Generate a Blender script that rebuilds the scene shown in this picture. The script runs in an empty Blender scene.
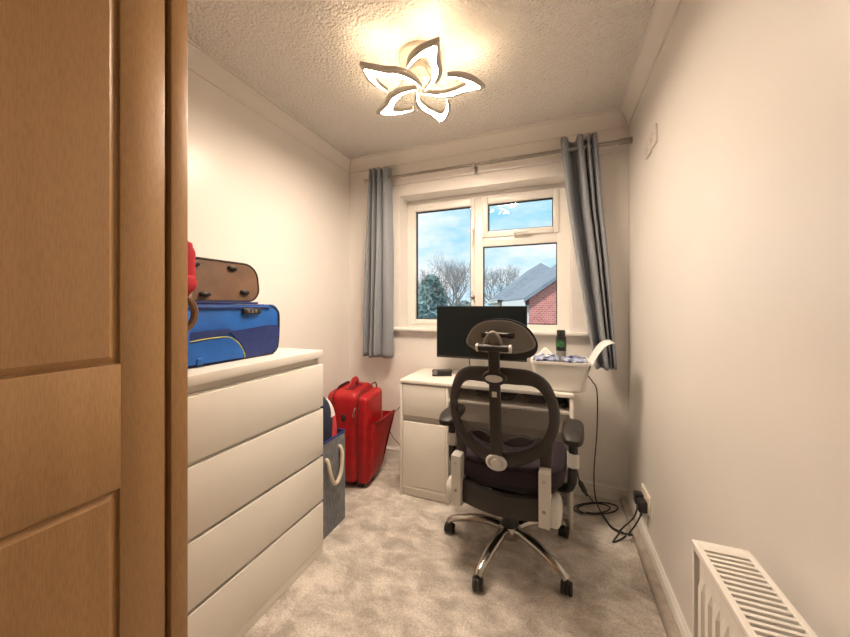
import bpy, bmesh, math, random
from mathutils import Vector, Matrix, noise
random.seed(7)
S = bpy.context.scene
COL = S.collection
R = math.radians

# ------------------------------------------------------------------ camera
FPX, YAW, HY, CH = 330.0, R(21.1), 305.7, 1.22
cam = bpy.data.cameras.new('camera'); cam_o = bpy.data.objects.new('camera', cam); COL.objects.link(cam_o)
cam.sensor_width = 36; cam.lens = FPX / 850 * 36; cam.shift_y = -(318.5 - HY) / 850
cam.clip_start = 0.02; cam.clip_end = 500
cam_o.location = (0, 0, CH); cam_o.rotation_euler = (R(90), 0, YAW)
S.camera = cam_o
# ------------------------------------------------------------------ world, sun, exposure
S.view_settings.view_transform = 'Standard'; S.view_settings.look = 'None'
S.view_settings.gamma = 1; S.view_settings.use_curve_mapping = False
S.view_settings.exposure = 0.10
SKY_STRENGTH, SUN_STRENGTH = 1.40, 4.0
LAMP_DOWN, LAMP_UP = 292.0, 26.0
LAMP_COL, LAMP_UPCOL = (1.0, 0.80, 0.615), (1.0, 0.72, 0.44)
w = bpy.data.worlds.new('sky'); S.world = w; w.use_nodes = True
nt = w.node_tree; N = nt.nodes; N.clear()
def nn(t, k, **kw):
    n = t.nodes.new(k)
    for a, b in kw.items(): setattr(n, a, b)
    return n
tc = nn(nt, 'ShaderNodeTexCoord'); mp = nn(nt, 'ShaderNodeMapping'); mp.inputs['Scale'].default_value = (1.0, 1.0, 2.6)
mp.inputs['Location'].default_value = (0.35, 0.1, 0.2)
nz = nn(nt, 'ShaderNodeTexNoise'); nz.inputs['Scale'].default_value = 3.4; nz.inputs['Detail'].default_value = 7; nz.inputs['Roughness'].default_value = 0.58
cr = nn(nt, 'ShaderNodeValToRGB'); e = cr.color_ramp.elements
e[0].position = 0.36; e[0].color = (0.27, 0.58, 0.80, 1); e[1].position = 0.60; e[1].color = (0.80, 0.82, 0.84, 1)
bg = nn(nt, 'ShaderNodeBackground'); bg.inputs['Strength'].default_value = SKY_STRENGTH; wo = nn(nt, 'ShaderNodeOutputWorld')
for a, b in ((tc.outputs['Generated'], mp.inputs['Vector']), (mp.outputs[0], nz.inputs['Vector']), (nz.outputs['Fac'], cr.inputs[0]), (cr.outputs[0], bg.inputs['Color']), (bg.outputs[0], wo.inputs[0])):
    nt.links.new(a, b)
sl = bpy.data.lights.new('sun', 'SUN'); sl.energy = SUN_STRENGTH; sl.angle = R(3); sl.color = (1, 0.95, 0.88)
so = bpy.data.objects.new('sun', sl); COL.objects.link(so); so.rotation_euler = (R(48), 0, R(-32))

# ------------------------------------------------------------------ helpers
cY, sY = math.cos(YAW), math.sin(YAW)
def at(u, v, X=None, Y=None, Z=None):
    a = (u - 425) / FPX; d = Vector((a * cY - sY, a * sY + cY, -(v - HY) / FPX))
    t = X / d.x if X is not None else Y / d.y if Y is not None else (Z - CH) / d.z
    return Vector((0, 0, CH)) + d * t
def obj(name, bm, mat, parent=None, smooth=35, loc=None):
    me = bpy.data.meshes.new(name)
    bmesh.ops.recalc_face_normals(bm, faces=bm.faces)
    if smooth:
        th = R(smooth)
        for f in bm.faces: f.smooth = True
        for ed in bm.edges:
            if len(ed.link_faces) == 2 and ed.calc_face_angle(0) > th: ed.smooth = False
    bm.to_mesh(me); bm.free()
    mats = mat if isinstance(mat, (list, tuple)) else [mat]
    for m in mats: me.materials.append(m)
    o = bpy.data.objects.new(name, me); COL.objects.link(o)
    if parent: o.parent = parent
    if loc: o.location = loc
    return o
def share(name, src, parent=None, loc=(0, 0, 0), rot=None):
    o = src.copy(); o.name = name; COL.objects.link(o); o.parent = parent; o.location = loc
    if rot: o.rotation_euler = rot
    return o
def tag(o, label, cat, group=None, kind=None):
    o['label'] = label
    if cat: o['category'] = cat
    if group: o['group'] = group
    if kind: o['kind'] = kind
    return o
def thing(name, label, cat, loc=(0, 0, 0), rz=0, group=None):
    o = bpy.data.objects.new(name, None); COL.objects.link(o); o.location = loc; o.rotation_euler = (0, 0, rz)
    o.empty_display_size = 0.05
    return tag(o, label, cat, group)
def struct(o): o['kind'] = 'structure'; return o
def B(): return bmesh.new()
def box(bm, x0, x1, y0, y1, z0, z1, bev=0, seg=2, M=None, mi=0):
    t = bmesh.new()
    bmesh.ops.create_cube(t, size=1)
    for v in t.verts: v.co = Vector(((x0 + x1) / 2 + v.co.x * (x1 - x0), (y0 + y1) / 2 + v.co.y * (y1 - y0), (z0 + z1) / 2 + v.co.z * (z1 - z0)))
    if bev: bmesh.ops.bevel(t, geom=list(t.edges), offset=bev, segments=seg, profile=0.5, affect='EDGES')
    return merge(bm, t, M, mi)
def merge(bm, t, M=None, mi=0):
    vs = [bm.verts.new((M @ v.co) if M else v.co) for v in t.verts]
    t.verts.index_update()
    for f in t.faces:
        try:
            g = bm.faces.new([vs[v.index] for v in f.verts]); g.material_index = mi
        except ValueError: pass
    t.free(); return vs
def bx(name, mat, parent, x0, x1, y0, y1, z0, z1, bev=0, seg=2, loc=None):
    bm = B(); box(bm, x0, x1, y0, y1, z0, z1, bev, seg); return obj(name, bm, mat, parent, loc=loc)
def frame_at(d, up=Vector((0, 0, 1))):
    d = d.normalized()
    if abs(d.dot(up)) > 0.98: up = Vector((1, 0, 0)) if abs(d.x) < 0.9 else Vector((0, 1, 0))
    a = d.cross(up).normalized(); return a, a.cross(d).normalized()
def tube(bm, pts, r, n=8, cap=True, closed=False, flat=1.0, mi=0):
    """pts list of Vector; r number or list; flat scales the vertical half-axis"""
    pts = [Vector(p) for p in pts]; k = len(pts); rs = r if isinstance(r, (list, tuple)) else [r] * k
    rings = []
    prev = None
    for i in range(k):
        if closed: d = pts[(i + 1) % k] - pts[i - 1]
        else: d = pts[min(i + 1, k - 1)] - pts[max(i - 1, 0)]
        if prev is None: a, b = frame_at(d)
        else:
            dn = d.normalized(); a = (prev - dn * prev.dot(dn))
            a = a.normalized() if a.length > 1e-6 else frame_at(d)[0]; b = a.cross(dn).normalized()
        prev = a
        rings.append([bm.verts.new(pts[i] + a * math.cos(2 * math.pi * j / n) * rs[i] + b * math.sin(2 * math.pi * j / n) * rs[i] * flat) for j in range(n)])
    for i in range(k if closed else k - 1):
        A, C = rings[i], rings[(i + 1) % k]
        for j in range(n):
            f = bm.faces.new((A[j], A[(j + 1) % n], C[(j + 1) % n], C[j])); f.material_index = mi
    if cap and not closed:
        bm.faces.new(rings[0]).material_index = mi; bm.faces.new(rings[-1][::-1]).material_index = mi
def cyl(bm, p, q, r, n=16, r2=None, mi=0): tube(bm, [p, q], [r, r if r2 is None else r2], n, mi=mi)
def lathe(bm, prof, n=24, c=(0, 0, 0), M=None, mi=0):
    t = bmesh.new(); rings = []
    for (r, z) in prof:
        if r < 1e-6: rings.append([t.verts.new((c[0], c[1], c[2] + z))])
        else: rings.append([t.verts.new((c[0] + r * math.cos(2 * math.pi * j / n), c[1] + r * math.sin(2 * math.pi * j / n), c[2] + z)) for j in range(n)])
    for A, C in zip(rings, rings[1:]):
        for j in range(n):
            k = (j + 1) % n
            if len(A) == 1 and len(C) == 1: continue
            if len(A) == 1: t.faces.new((A[0], C[k], C[j]))
            elif len(C) == 1: t.faces.new((A[j], A[k], C[0]))
            else: t.faces.new((A[j], A[k], C[k], C[j]))
    return merge(bm, t, M, mi)
def prism(bm, poly, fn0, fn1, mi=0):
    """extrude a 2D polygon: fn0/fn1 map (a, b) to the two faces"""
    A = [bm.verts.new(fn0(*p)) for p in poly]; C = [bm.verts.new(fn1(*p)) for p in poly]; k = len(poly)
    for i in range(k): bm.faces.new((A[i], A[(i + 1) % k], C[(i + 1) % k], C[i])).material_index = mi
    for ring in (A, C[::-1]):
        f = bm.faces.new(ring); f.material_index = mi
        bmesh.ops.triangulate(bm, faces=[f])
def spline(pts, n=6, closed=False):
    P = [Vector(p) for p in pts]; k = len(P); out = []
    for i in range(k if closed else k - 1):
        p0 = P[i - 1] if (closed or i > 0) else P[i]; p1 = P[i]; p2 = P[(i + 1) % k]
        p3 = P[(i + 2) % k] if (closed or i + 2 < k) else p2
        for j in range(n):
            t = j / n
            out.append(0.5 * ((2 * p1) + (p2 - p0) * t + (2 * p0 - 5 * p1 + 4 * p2 - p3) * t * t + (3 * p1 - p0 - 3 * p2 + p3) * t ** 3))
    if not closed: out.append(P[-1].copy())
    return out
def rrect(w, h, r, n=5):
    out = []
    for cx, cy, a in ((w / 2 - r, h / 2 - r, 0), (-w / 2 + r, h / 2 - r, 90), (-w / 2 + r, -h / 2 + r, 180), (w / 2 - r, -h / 2 + r, 270)):
        for i in range(n + 1): t = R(a + 90 * i / n); out.append((cx + r * math.cos(t), cy + r * math.sin(t)))
    return out
def superbox(bm, c, s, p=4.0, nu=28, nv=16, M=None, fn=None, mi=0):
    """pillow-like rounded box (superellipsoid)"""
    t = bmesh.new(); rings = []
    def sp(x, e): return math.copysign(abs(x) ** e, x)
    e = 2.0 / p
    for i in range(nv + 1):
        ph = -math.pi / 2 + math.pi * i / nv; ring = []
        for j in range(nu):
            th = 2 * math.pi * j / nu
            v = Vector((s[0] * sp(math.cos(ph), e) * sp(math.cos(th), e), s[1] * sp(math.cos(ph), e) * sp(math.sin(th), e), s[2] * sp(math.sin(ph), e)))
            if fn: v = fn(v)
            ring.append(t.verts.new(Vector(c) + v))
        rings.append(ring)
    for A, C in zip(rings, rings[1:]):
        for j in range(nu): t.faces.new((A[j], A[(j + 1) % nu], C[(j + 1) % nu], C[j]))
    bmesh.ops.remove_doubles(t, verts=t.verts, dist=1e-5)
    return merge(bm, t, M, mi)
# ------------------------------------------------------------------ materials
def mat(name, col, rough=0.5, metal=0.0, spec=0.5, var=0.0, vscale=8.0, bump=0.0, bscale=60.0, bdist=0.002, col2=None, stretch=(1, 1, 1), sheen=0.0, detail=4, alpha=None, coat=0):
    m = bpy.data.materials.new(name); m.use_nodes = True; t = m.node_tree; p = t.nodes['Principled BSDF']
    p.inputs['Base Color'].default_value = (*col, 1); p.inputs['Roughness'].default_value = rough; p.inputs['Metallic'].default_value = metal
    p.inputs['Specular IOR Level'].default_value = spec
    if sheen: p.inputs['Sheen Weight'].default_value = sheen
    if coat: p.inputs['Coat Weight'].default_value = coat
    c = nn(t, 'ShaderNodeTexCoord'); mpn = nn(t, 'ShaderNodeMapping'); mpn.inputs['Scale'].default_value = stretch
    t.links.new(c.outputs['Object'], mpn.inputs['Vector'])
    if var or col2:
        z = nn(t, 'ShaderNodeTexNoise'); z.inputs['Scale'].default_value = vscale; z.inputs['Detail'].default_value = detail; t.links.new(mpn.outputs[0], z.inputs['Vector'])
        r_ = nn(t, 'ShaderNodeValToRGB'); r_.color_ramp.elements[0].position = 0.32; r_.color_ramp.elements[1].position = 0.68
        c2 = col2 or tuple(min(1, x * (1 + var)) for x in col); c1 = col if col2 else tuple(x * (1 - var) for x in col)
        r_.color_ramp.elements[0].color = (*c1, 1); r_.color_ramp.elements[1].color = (*c2, 1)
        t.links.new(z.outputs['Fac'], r_.inputs[0]); t.links.new(r_.outputs[0], p.inputs['Base Color'])
    if bump:
        z2 = nn(t, 'ShaderNodeTexNoise'); z2.inputs['Scale'].default_value = bscale; z2.inputs['Detail'].default_value = 3; t.links.new(mpn.outputs[0], z2.inputs['Vector'])
        b = nn(t, 'ShaderNodeBump'); b.inputs['Strength'].default_value = bump; b.inputs['Distance'].default_value = bdist
        t.links.new(z2.outputs['Fac'], b.inputs['Height']); t.links.new(b.outputs[0], p.inputs['Normal'])
    return m
def emit(name, col, st):
    m = bpy.data.materials.new(name); m.use_nodes = True; t = m.node_tree; t.nodes.clear()
    e_ = nn(t, 'ShaderNodeEmission'); e_.inputs[0].default_value = (*col, 1); e_.inputs[1].default_value = st
    o = nn(t, 'ShaderNodeOutputMaterial'); t.links.new(e_.outputs[0], o.inputs[0]); return m
M = {}
M['wall'] = mat('wall_paint', (0.84, 0.81, 0.775), 0.29, spec=0.5, var=0.012, vscale=3, bump=0.16, bscale=110, bdist=0.0014)
M['white_paint'] = mat('white_gloss_paint', (0.84, 0.82, 0.78), 0.35, bump=0.05, bscale=40)
M['coving'] = mat('coving_paint', (0.82, 0.79, 0.75), 0.6, bump=0.1, bscale=60)
M['upvc'] = mat('white_upvc', (0.86, 0.84, 0.80), 0.28)
M['seal'] = mat('black_gasket', (0.02, 0.02, 0.025), 0.6)
M['mfc'] = mat('white_laminate', (0.82, 0.79, 0.73), 0.38, var=0.01, vscale=5, bump=0.04, bscale=150, bdist=0.0008)
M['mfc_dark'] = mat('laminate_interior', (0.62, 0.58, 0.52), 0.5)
M['chrome'] = mat('brushed_chrome', (0.50, 0.48, 0.45), 0.24, metal=1.0)
M['steel'] = mat('satin_steel', (0.34, 0.32, 0.295), 0.34, metal=1.0)
M['curtain'] = mat('grey_curtain_cloth', (0.25, 0.272, 0.305), 0.7, var=0.06, vscale=90, bump=0.2, bscale=500, bdist=0.0006, sheen=0.2)
M['black_plastic'] = mat('black_plastic', (0.018, 0.017, 0.017), 0.4, bump=0.05, bscale=300)
M['dark_plastic'] = mat('dark_brown_plastic', (0.024, 0.019, 0.017), 0.48, var=0.1, vscale=40, bump=0.1, bscale=220, bdist=0.0006)
M['grey_plastic'] = mat('warm_grey_plastic', (0.20, 0.185, 0.165), 0.42, bump=0.08, bscale=220, bdist=0.0006)
M['pale_plastic'] = mat('pale_grey_plastic', (0.62, 0.61, 0.58), 0.38)
M['seat_cloth'] = mat('purple_black_cloth', (0.010, 0.006, 0.011), 0.9, col2=(0.030, 0.016, 0.028), vscale=260, bump=0.4, bscale=420, bdist=0.001)
M['red_cloth'] = mat('red_nylon', (0.42, 0.007, 0.011), 0.5, var=0.16, vscale=14, bump=0.25, bscale=38, bdist=0.004)
M['red_garment'] = mat('red_garment_cloth', (0.36, 0.010, 0.02), 0.85, var=0.1, bump=0.4, bscale=60, bdist=0.004)
M['red_dark'] = mat('dark_red_zip', (0.16, 0.006, 0.010), 0.5)
M['blue_bright'] = mat('bright_blue_nylon', (0.008, 0.105, 0.42), 0.45, var=0.15, vscale=12, bump=0.2, bscale=300, bdist=0.0008)
M['blue_navy'] = mat('navy_nylon', (0.010, 0.028, 0.15), 0.6, var=0.15, vscale=30, bump=0.3, bscale=400, bdist=0.0008)
M['navy_trim'] = mat('black_navy_trim', (0.006, 0.008, 0.03), 0.6)
M['lime'] = mat('lime_piping', (0.50, 0.52, 0.12), 0.5)
M['leather'] = mat('brown_leather', (0.11, 0.055, 0.026), 0.5, col2=(0.17, 0.09, 0.045), vscale=9, bump=0.3, bscale=180, bdist=0.001)
M['leather_dark'] = mat('dark_leather', (0.03, 0.02, 0.015), 0.45)
M['stud'] = mat('dark_metal_stud', (0.05, 0.045, 0.04), 0.3, metal=0.7)
M['basket'] = mat('grey_blue_canvas', (0.19, 0.20, 0.22), 0.9, var=0.35, vscale=160, bump=0.5, bscale=260, bdist=0.001, stretch=(1, 1, 0.15))
M['rope'] = mat('cream_rope', (0.72, 0.64, 0.50), 0.85, bump=0.6, bscale=160, bdist=0.003)
M['navy_cloth'] = mat('navy_cloth', (0.016, 0.022, 0.05), 0.8, bump=0.3, bscale=200)
M['white_cloth'] = mat('white_cloth', (0.78, 0.76, 0.74), 0.8)
M['coral_cloth'] = mat('coral_red_cloth', (0.62, 0.05, 0.06), 0.75)
M['screen'] = mat('monitor_screen', (0.006, 0.009, 0.010), 0.35, spec=0.25)
M['white_plastic'] = mat('white_translucent_tub', (0.84, 0.82, 0.78), 0.4)
M['paper'] = mat('white_paper', (0.86, 0.85, 0.84), 0.7)
M['foil_blue'] = mat('blue_printed_film', (0.012, 0.03, 0.16), 0.3, col2=(0.50, 0.58, 0.76), vscale=34, bump=0.5, bscale=30, bdist=0.01)
M['bottle'] = mat('dark_bottle', (0.012, 0.014, 0.014), 0.3)
M['green_label'] = mat('green_label', (0.012, 0.03, 0.015), 0.45, col2=(0.06, 0.24, 0.07), vscale=60)
M['clear_grey'] = mat('grey_bottle_base', (0.30, 0.28, 0.25), 0.3)
M['rad'] = mat('radiator_enamel', (0.84, 0.81, 0.76), 0.32)
M['rad_in'] = mat('shaded_radiator_fins', (0.22, 0.20, 0.18), 0.7)  # coloured dark for the shaded void under the slats
M['lamp_frame'] = mat('lamp_white_metal', (0.50, 0.46, 0.40), 0.45)
M['switch'] = mat('white_switch_plastic', (0.72, 0.66, 0.62), 0.35)
M['socket'] = mat('cream_socket_plastic', (0.82, 0.76, 0.66), 0.35)

# wardrobe beech foil
def wood():
    m = bpy.data.materials.new('beech_foil'); m.use_nodes = True; t = m.node_tree; p = t.nodes['Principled BSDF']
    c = nn(t, 'ShaderNodeTexCoord'); mp1 = nn(t, 'ShaderNodeMapping'); mp1.inputs['Scale'].default_value = (5, 5, 0.35); t.links.new(c.outputs['Object'], mp1.inputs[0])
    z = nn(t, 'ShaderNodeTexNoise'); z.inputs['Scale'].default_value = 3; z.inputs['Detail'].default_value = 6; z.inputs['Distortion'].default_value = 0.4; t.links.new(mp1.outputs[0], z.inputs['Vector'])
    mp2 = nn(t, 'ShaderNodeMapping'); mp2.inputs['Scale'].default_value = (420, 420, 40); t.links.new(c.outputs['Object'], mp2.inputs[0])
    z2 = nn(t, 'ShaderNodeTexNoise'); z2.inputs['Scale'].default_value = 1; z2.inputs['Detail'].default_value = 2; t.links.new(mp2.outputs[0], z2.inputs['Vector'])
    r1 = nn(t, 'ShaderNodeValToRGB'); r1.color_ramp.elements[0].position = 0.3; r1.color_ramp.elements[1].position = 0.7
    r1.color_ramp.elements[0].color = (0.405, 0.226, 0.094, 1); r1.color_ramp.elements[1].color = (0.47, 0.272, 0.118, 1); t.links.new(z.outputs['Fac'], r1.inputs[0])
    r2 = nn(t, 'ShaderNodeValToRGB'); r2.color_ramp.elements[0].position = 0.40; r2.color_ramp.elements[1].position = 0.55
    r2.color_ramp.elements[0].color = (0.88, 0.86, 0.83, 1); r2.color_ramp.elements[1].color = (1, 1, 1, 1); t.links.new(z2.outputs['Fac'], r2.inputs[0])
    mx = nn(t, 'ShaderNodeMix', data_type='RGBA', blend_type='MULTIPLY'); mx.inputs[0].default_value = 1
    t.links.new(r1.outputs[0], mx.inputs[6]); t.links.new(r2.outputs[0], mx.inputs[7]); t.links.new(mx.outputs[2], p.inputs['Base Color'])
    p.inputs['Roughness'].default_value = 0.42
    b = nn(t, 'ShaderNodeBump'); b.inputs['Strength'].default_value = 0.12; b.inputs['Distance'].default_value = 0.0006; t.links.new(z2.outputs['Fac'], b.inputs['Height']); t.links.new(b.outputs[0], p.inputs['Normal'])
    return m
M['wood'] = wood()
# carpet: worn light pile with brushed patches
def carpet():
    m = bpy.data.materials.new('cut_pile_carpet'); m.use_nodes = True; t = m.node_tree; p = t.nodes['Principled BSDF']; L = t.links.new
    c = nn(t, 'ShaderNodeTexCoord')
    a = nn(t, 'ShaderNodeTexNoise'); a.inputs['Scale'].default_value = 6.5; a.inputs['Detail'].default_value = 7; a.inputs['Roughness'].default_value = 0.66; a.inputs['Distortion'].default_value = 0.7; L(c.outputs['Object'], a.inputs['Vector'])
    mp_ = nn(t, 'ShaderNodeMapping'); mp_.inputs['Rotation'].default_value = (0, 0, 0.7); mp_.inputs['Scale'].default_value = (7, 12, 1); L(c.outputs['Object'], mp_.inputs[0])
    s = nn(t, 'ShaderNodeTexNoise'); s.inputs['Scale'].default_value = 1.2; s.inputs['Detail'].default_value = 4; s.inputs['Distortion'].default_value = 0.8; L(mp_.outputs[0], s.inputs['Vector'])
    f_ = nn(t, 'ShaderNodeTexNoise'); f_.inputs['Scale'].default_value = 120; f_.inputs['Detail'].default_value = 3; L(c.outputs['Object'], f_.inputs['Vector'])
    add = nn(t, 'ShaderNodeMath', operation='MULTIPLY_ADD'); add.inputs[1].default_value = 0.45; L(s.outputs['Fac'], add.inputs[0]); 
    mul = nn(t, 'ShaderNodeMath', operation='MULTIPLY'); mul.inputs[1].default_value = 0.55; L(a.outputs['Fac'], mul.inputs[0]); L(mul.outputs[0], add.inputs[2])
    r1 = nn(t, 'ShaderNodeValToRGB'); r1.color_ramp.elements[0].position = 0.40; r1.color_ramp.elements[1].position = 0.60
    r1.color_ramp.elements[0].color = (0.50, 0.455, 0.405, 1); r1.color_ramp.elements[1].color = (0.86, 0.815, 0.75, 1); L(add.outputs[0], r1.inputs[0])
    r2 = nn(t, 'ShaderNodeValToRGB'); r2.color_ramp.elements[0].position = 0.3; r2.color_ramp.elements[1].position = 0.7
    r2.color_ramp.elements[0].color = (0.70, 0.68, 0.66, 1); r2.color_ramp.elements[1].color = (1, 1, 1, 1); L(f_.outputs['Fac'], r2.inputs[0])
    mx = nn(t, 'ShaderNodeMix', data_type='RGBA', blend_type='MULTIPLY'); mx.inputs[0].default_value = 1
    L(r1.outputs[0], mx.inputs[6]); L(r2.outputs[0], mx.inputs[7]); L(mx.outputs[2], p.inputs['Base Color'])
    p.inputs['Roughness'].default_value = 0.95; p.inputs['Specular IOR Level'].default_value = 0.1; p.inputs['Sheen Weight'].default_value = 0.25
    h2 = nn(t, 'ShaderNodeMath', operation='MULTIPLY_ADD'); h2.inputs[1].default_value = 0.5; L(f_.outputs['Fac'], h2.inputs[0]); L(add.outputs[0], h2.inputs[2])
    b = nn(t, 'ShaderNodeBump'); b.inputs['Strength'].default_value = 0.6; b.inputs['Distance'].default_value = 0.012; L(h2.outputs[0], b.inputs['Height']); L(b.outputs[0], p.inputs['Normal'])
    return m
M['carpet'] = carpet()
# stippled plaster ceiling
def stipple():
    m = bpy.data.materials.new('stippled_ceiling_plaster'); m.use_nodes = True; t = m.node_tree; p = t.nodes['Principled BSDF']; L = t.links.new
    c = nn(t, 'ShaderNodeTexCoord')
    a = nn(t, 'ShaderNodeTexNoise'); a.inputs['Scale'].default_value = 62; a.inputs['Detail'].default_value = 2; a.inputs['Distortion'].default_value = 0.5; L(c.outputs['Object'], a.inputs['Vector'])
    v = nn(t, 'ShaderNodeTexVoronoi'); v.inputs['Scale'].default_value = 95; v.feature = 'SMOOTH_F1'; L(c.outputs['Object'], v.inputs['Vector'])
    ad = nn(t, 'ShaderNodeMath', operation='MULTIPLY_ADD'); ad.inputs[1].default_value = -0.5; L(v.outputs['Distance'], ad.inputs[0]); L(a.outputs['Fac'], ad.inputs[2])
    b = nn(t, 'ShaderNodeBump'); b.inputs['Strength'].default_value = 1.0; b.inputs['Distance'].default_value = 0.018; L(ad.outputs[0], b.inputs['Height']); L(b.outputs[0], p.inputs['Normal'])
    p.inputs['Base Color'].default_value = (0.86, 0.83, 0.79, 1); p.inputs['Roughness'].default_value = 0.7
    return m
M['stipple'] = stipple()
def glassm():
    m = bpy.data.materials.new('window_glass'); m.use_nodes = True; t = m.node_tree; t.nodes.clear(); L = t.links.new
    tr = nn(t, 'ShaderNodeBsdfTransparent'); tr.inputs[0].default_value = (0.95, 0.97, 0.97, 1); g = nn(t, 'ShaderNodeBsdfGlossy'); g.inputs['Roughness'].default_value = 0.02
    fr = nn(t, 'ShaderNodeFresnel'); fr.inputs[0].default_value = 1.45; mx = nn(t, 'ShaderNodeMixShader'); o = nn(t, 'ShaderNodeOutputMaterial')
    L(fr.outputs[0], mx.inputs[0]); L(tr.outputs[0], mx.inputs[1]); L(g.outputs[0], mx.inputs[2]); L(mx.outputs[0], o.inputs[0]); return m
M['glass'] = glassm()
def meshm():
    m = bpy.data.materials.new('woven_chair_mesh'); m.use_nodes = True; t = m.node_tree; p = t.nodes['Principled BSDF']; L = t.links.new
    p.inputs['Base Color'].default_value = (0.045, 0.035, 0.036, 1); p.inputs['Roughness'].default_value = 0.7
    tr = nn(t, 'ShaderNodeBsdfTransparent'); mx = nn(t, 'ShaderNodeMixShader'); mx.inputs[0].default_value = 0.46
    L(p.outputs[0], mx.inputs[2]); L(tr.outputs[0], mx.inputs[1]); L(mx.outputs[0], t.nodes['Material Output'].inputs[0])
    # fine weave: alternating density
    c = nn(t, 'ShaderNodeTexCoord'); wv = nn(t, 'ShaderNodeTexNoise'); wv.inputs['Scale'].default_value = 260; L(c.outputs['Object'], wv.inputs['Vector'])
    mr = nn(t, 'ShaderNodeMapRange'); mr.inputs[3].default_value = 0.40; mr.inputs[4].default_value = 0.66; L(wv.outputs['Fac'], mr.inputs[0]); L(mr.outputs[0], mx.inputs[0])
    return m
M['mesh'] = meshm()
def brickm():
    m = bpy.data.materials.new('far_red_brick'); m.use_nodes = True; t = m.node_tree; p = t.nodes['Principled BSDF']; L = t.links.new
    c = nn(t, 'ShaderNodeTexCoord'); sx_ = nn(t, 'ShaderNodeSeparateXYZ'); L(c.outputs['Object'], sx_.inputs[0]); ad_ = nn(t, 'ShaderNodeMath', operation='ADD'); L(sx_.outputs[0], ad_.inputs[0]); L(sx_.outputs[1], ad_.inputs[1]); mp_ = nn(t, 'ShaderNodeCombineXYZ'); L(ad_.outputs[0], mp_.inputs[0]); L(sx_.outputs[2], mp_.inputs[1])
    b = nn(t, 'ShaderNodeTexBrick'); b.inputs['Scale'].default_value = 3.0; b.inputs['Color1'].default_value = (0.46, 0.11, 0.10, 1); b.inputs['Color2'].default_value = (0.60, 0.20, 0.18, 1); b.inputs['Mortar'].default_value = (0.60, 0.46, 0.44, 1)
    L(mp_.outputs[0], b.inputs[0]); L(b.outputs[0], p.inputs['Base Color']); p.inputs['Roughness'].default_value = 0.9; return m
M['brick'] = brickm()
M['slate'] = mat('grey_roof_tile', (0.20, 0.23, 0.28), 0.8, var=0.15, vscale=3)
M['render'] = mat('pale_house_wall', (0.70, 0.72, 0.74), 0.8)
M['far_glass'] = mat('far_window_glass', (0.12, 0.16, 0.20), 0.1)
M['bark'] = mat('haze_paled_bark', (0.25, 0.245, 0.25), 0.9, var=0.2, vscale=2)  # bark colour paled to stand for haze over the view
M['evergreen'] = mat('evergreen_leaf', (0.20, 0.31, 0.31), 0.8, var=0.5, vscale=2)
M['twig'] = mat('twiggy_shrub', (0.30, 0.36, 0.36), 0.8, var=0.3, vscale=3)
M['grass'] = mat('lawn', (0.10, 0.17, 0.06), 0.9, var=0.3, vscale=0.8)

# ------------------------------------------------------------------ room shell
XL, XR, YB, YF, ZC = -1.607, 0.446, 2.379, -1.05, 2.435
YO = 2.70
OX0, OX1, OZ0, OZ1 = -1.133, 0.118, 1.0295, 2.090      # window opening
def sbox(name, m, *a, bev=0):
    bm = B(); box(bm, *a, bev); return struct(obj(name, bm, m))
sbox('floor', M['carpet'], XL - .12, XR + .12, YF - .12, YO, -.12, 0)
sbox('ceiling', M['stipple'], XL - .12, XR + .12, YF - .12, YO, ZC, ZC + .15)
sbox('wall_left', M['wall'], XL - .12, XL, YF - .12, YO, 0, ZC)
sbox('wall_right', M['wall'], XR, XR + .12, YF - .12, YO, 0, ZC)
sbox('wall_front', M['wall'], XL, XR, YF - .12, YF, 0, ZC)
bm = B()
box(bm, XL, OX0, YB, YO, 0, ZC); box(bm, OX1, XR, YB, YO, 0, ZC); box(bm, OX0, OX1, YB, YO, 0, OZ0); box(bm, OX0, OX1, YB, YO, OZ1, ZC)
struct(obj('wall_back', bm, M['wall']))
# coving: curved profile swept along each wall (c = distance out from the wall)
cp = [(0, 2.306), (0.009, 2.306), (0.009, 2.313), (0.012, 2.322), (0.022, 2.346), (0.038, 2.370), (0.052, 2.383), (0.052, 2.390), (0.064, 2.390), (0.064, 2.40), (0, 2.40)]
cp = [(a_, b_ + ZC - 2.40) for a_, b_ in cp]
def cov(name, fn0, fn1):
    bm = B(); prism(bm, cp, fn0, fn1); return struct(obj(name, bm, M['coving'], smooth=20))
cov('trim_1', lambda c, z: (XL + c, YF, z), lambda c, z: (XL + c, YB - c, z))
cov('trim_2', lambda c, z: (XL + c, YB - c, z), lambda c, z: (XR - c, YB - c, z))
cov('trim_3', lambda c, z: (XR - c, YF, z), lambda c, z: (XR - c, YB - c, z))
# skirting: moulded top
sk = [(0, 0), (0.017, 0), (0.017, 0.052), (0.0140, 0.055), (0.0140, 0.062), (0.0165, 0.066), (0.0155, 0.073), (0.010, 0.080), (0.007, 0.082), (0.006, 0.087), (0, 0.087)]
def skirt(name, fn0, fn1):
    bm = B(); prism(bm, sk, fn0, fn1); return struct(obj(name, bm, M['white_paint'], smooth=25))
skirt('baseboard_left', lambda c, z: (XL + c, YF, z), lambda c, z: (XL + c, YB - c, z))
skirt('baseboard_back', lambda c, z: (XL + c, YB - c, z), lambda c, z: (XR - c, YB - c, z))
skirt('baseboard_right', lambda c, z: (XR - c, YF, z), lambda c, z: (XR - c, YB - c, z))
M['carpet_edge'] = mat('shaded_carpet_edge', (0.46, 0.41, 0.35), 0.6, var=0.2, vscale=14, bump=0.2, bscale=60)  # strip for the turned-up carpet edge, its shadow mixed into the colour
bm = B(); prism(bm, [(.0175, 0), (.052, 0), (.050, .022), (.044, .029), (.0175, .034)], lambda c, z: (XR - c, YF, z), lambda c, z: (XR - c, YB - .0175, z))
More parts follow.
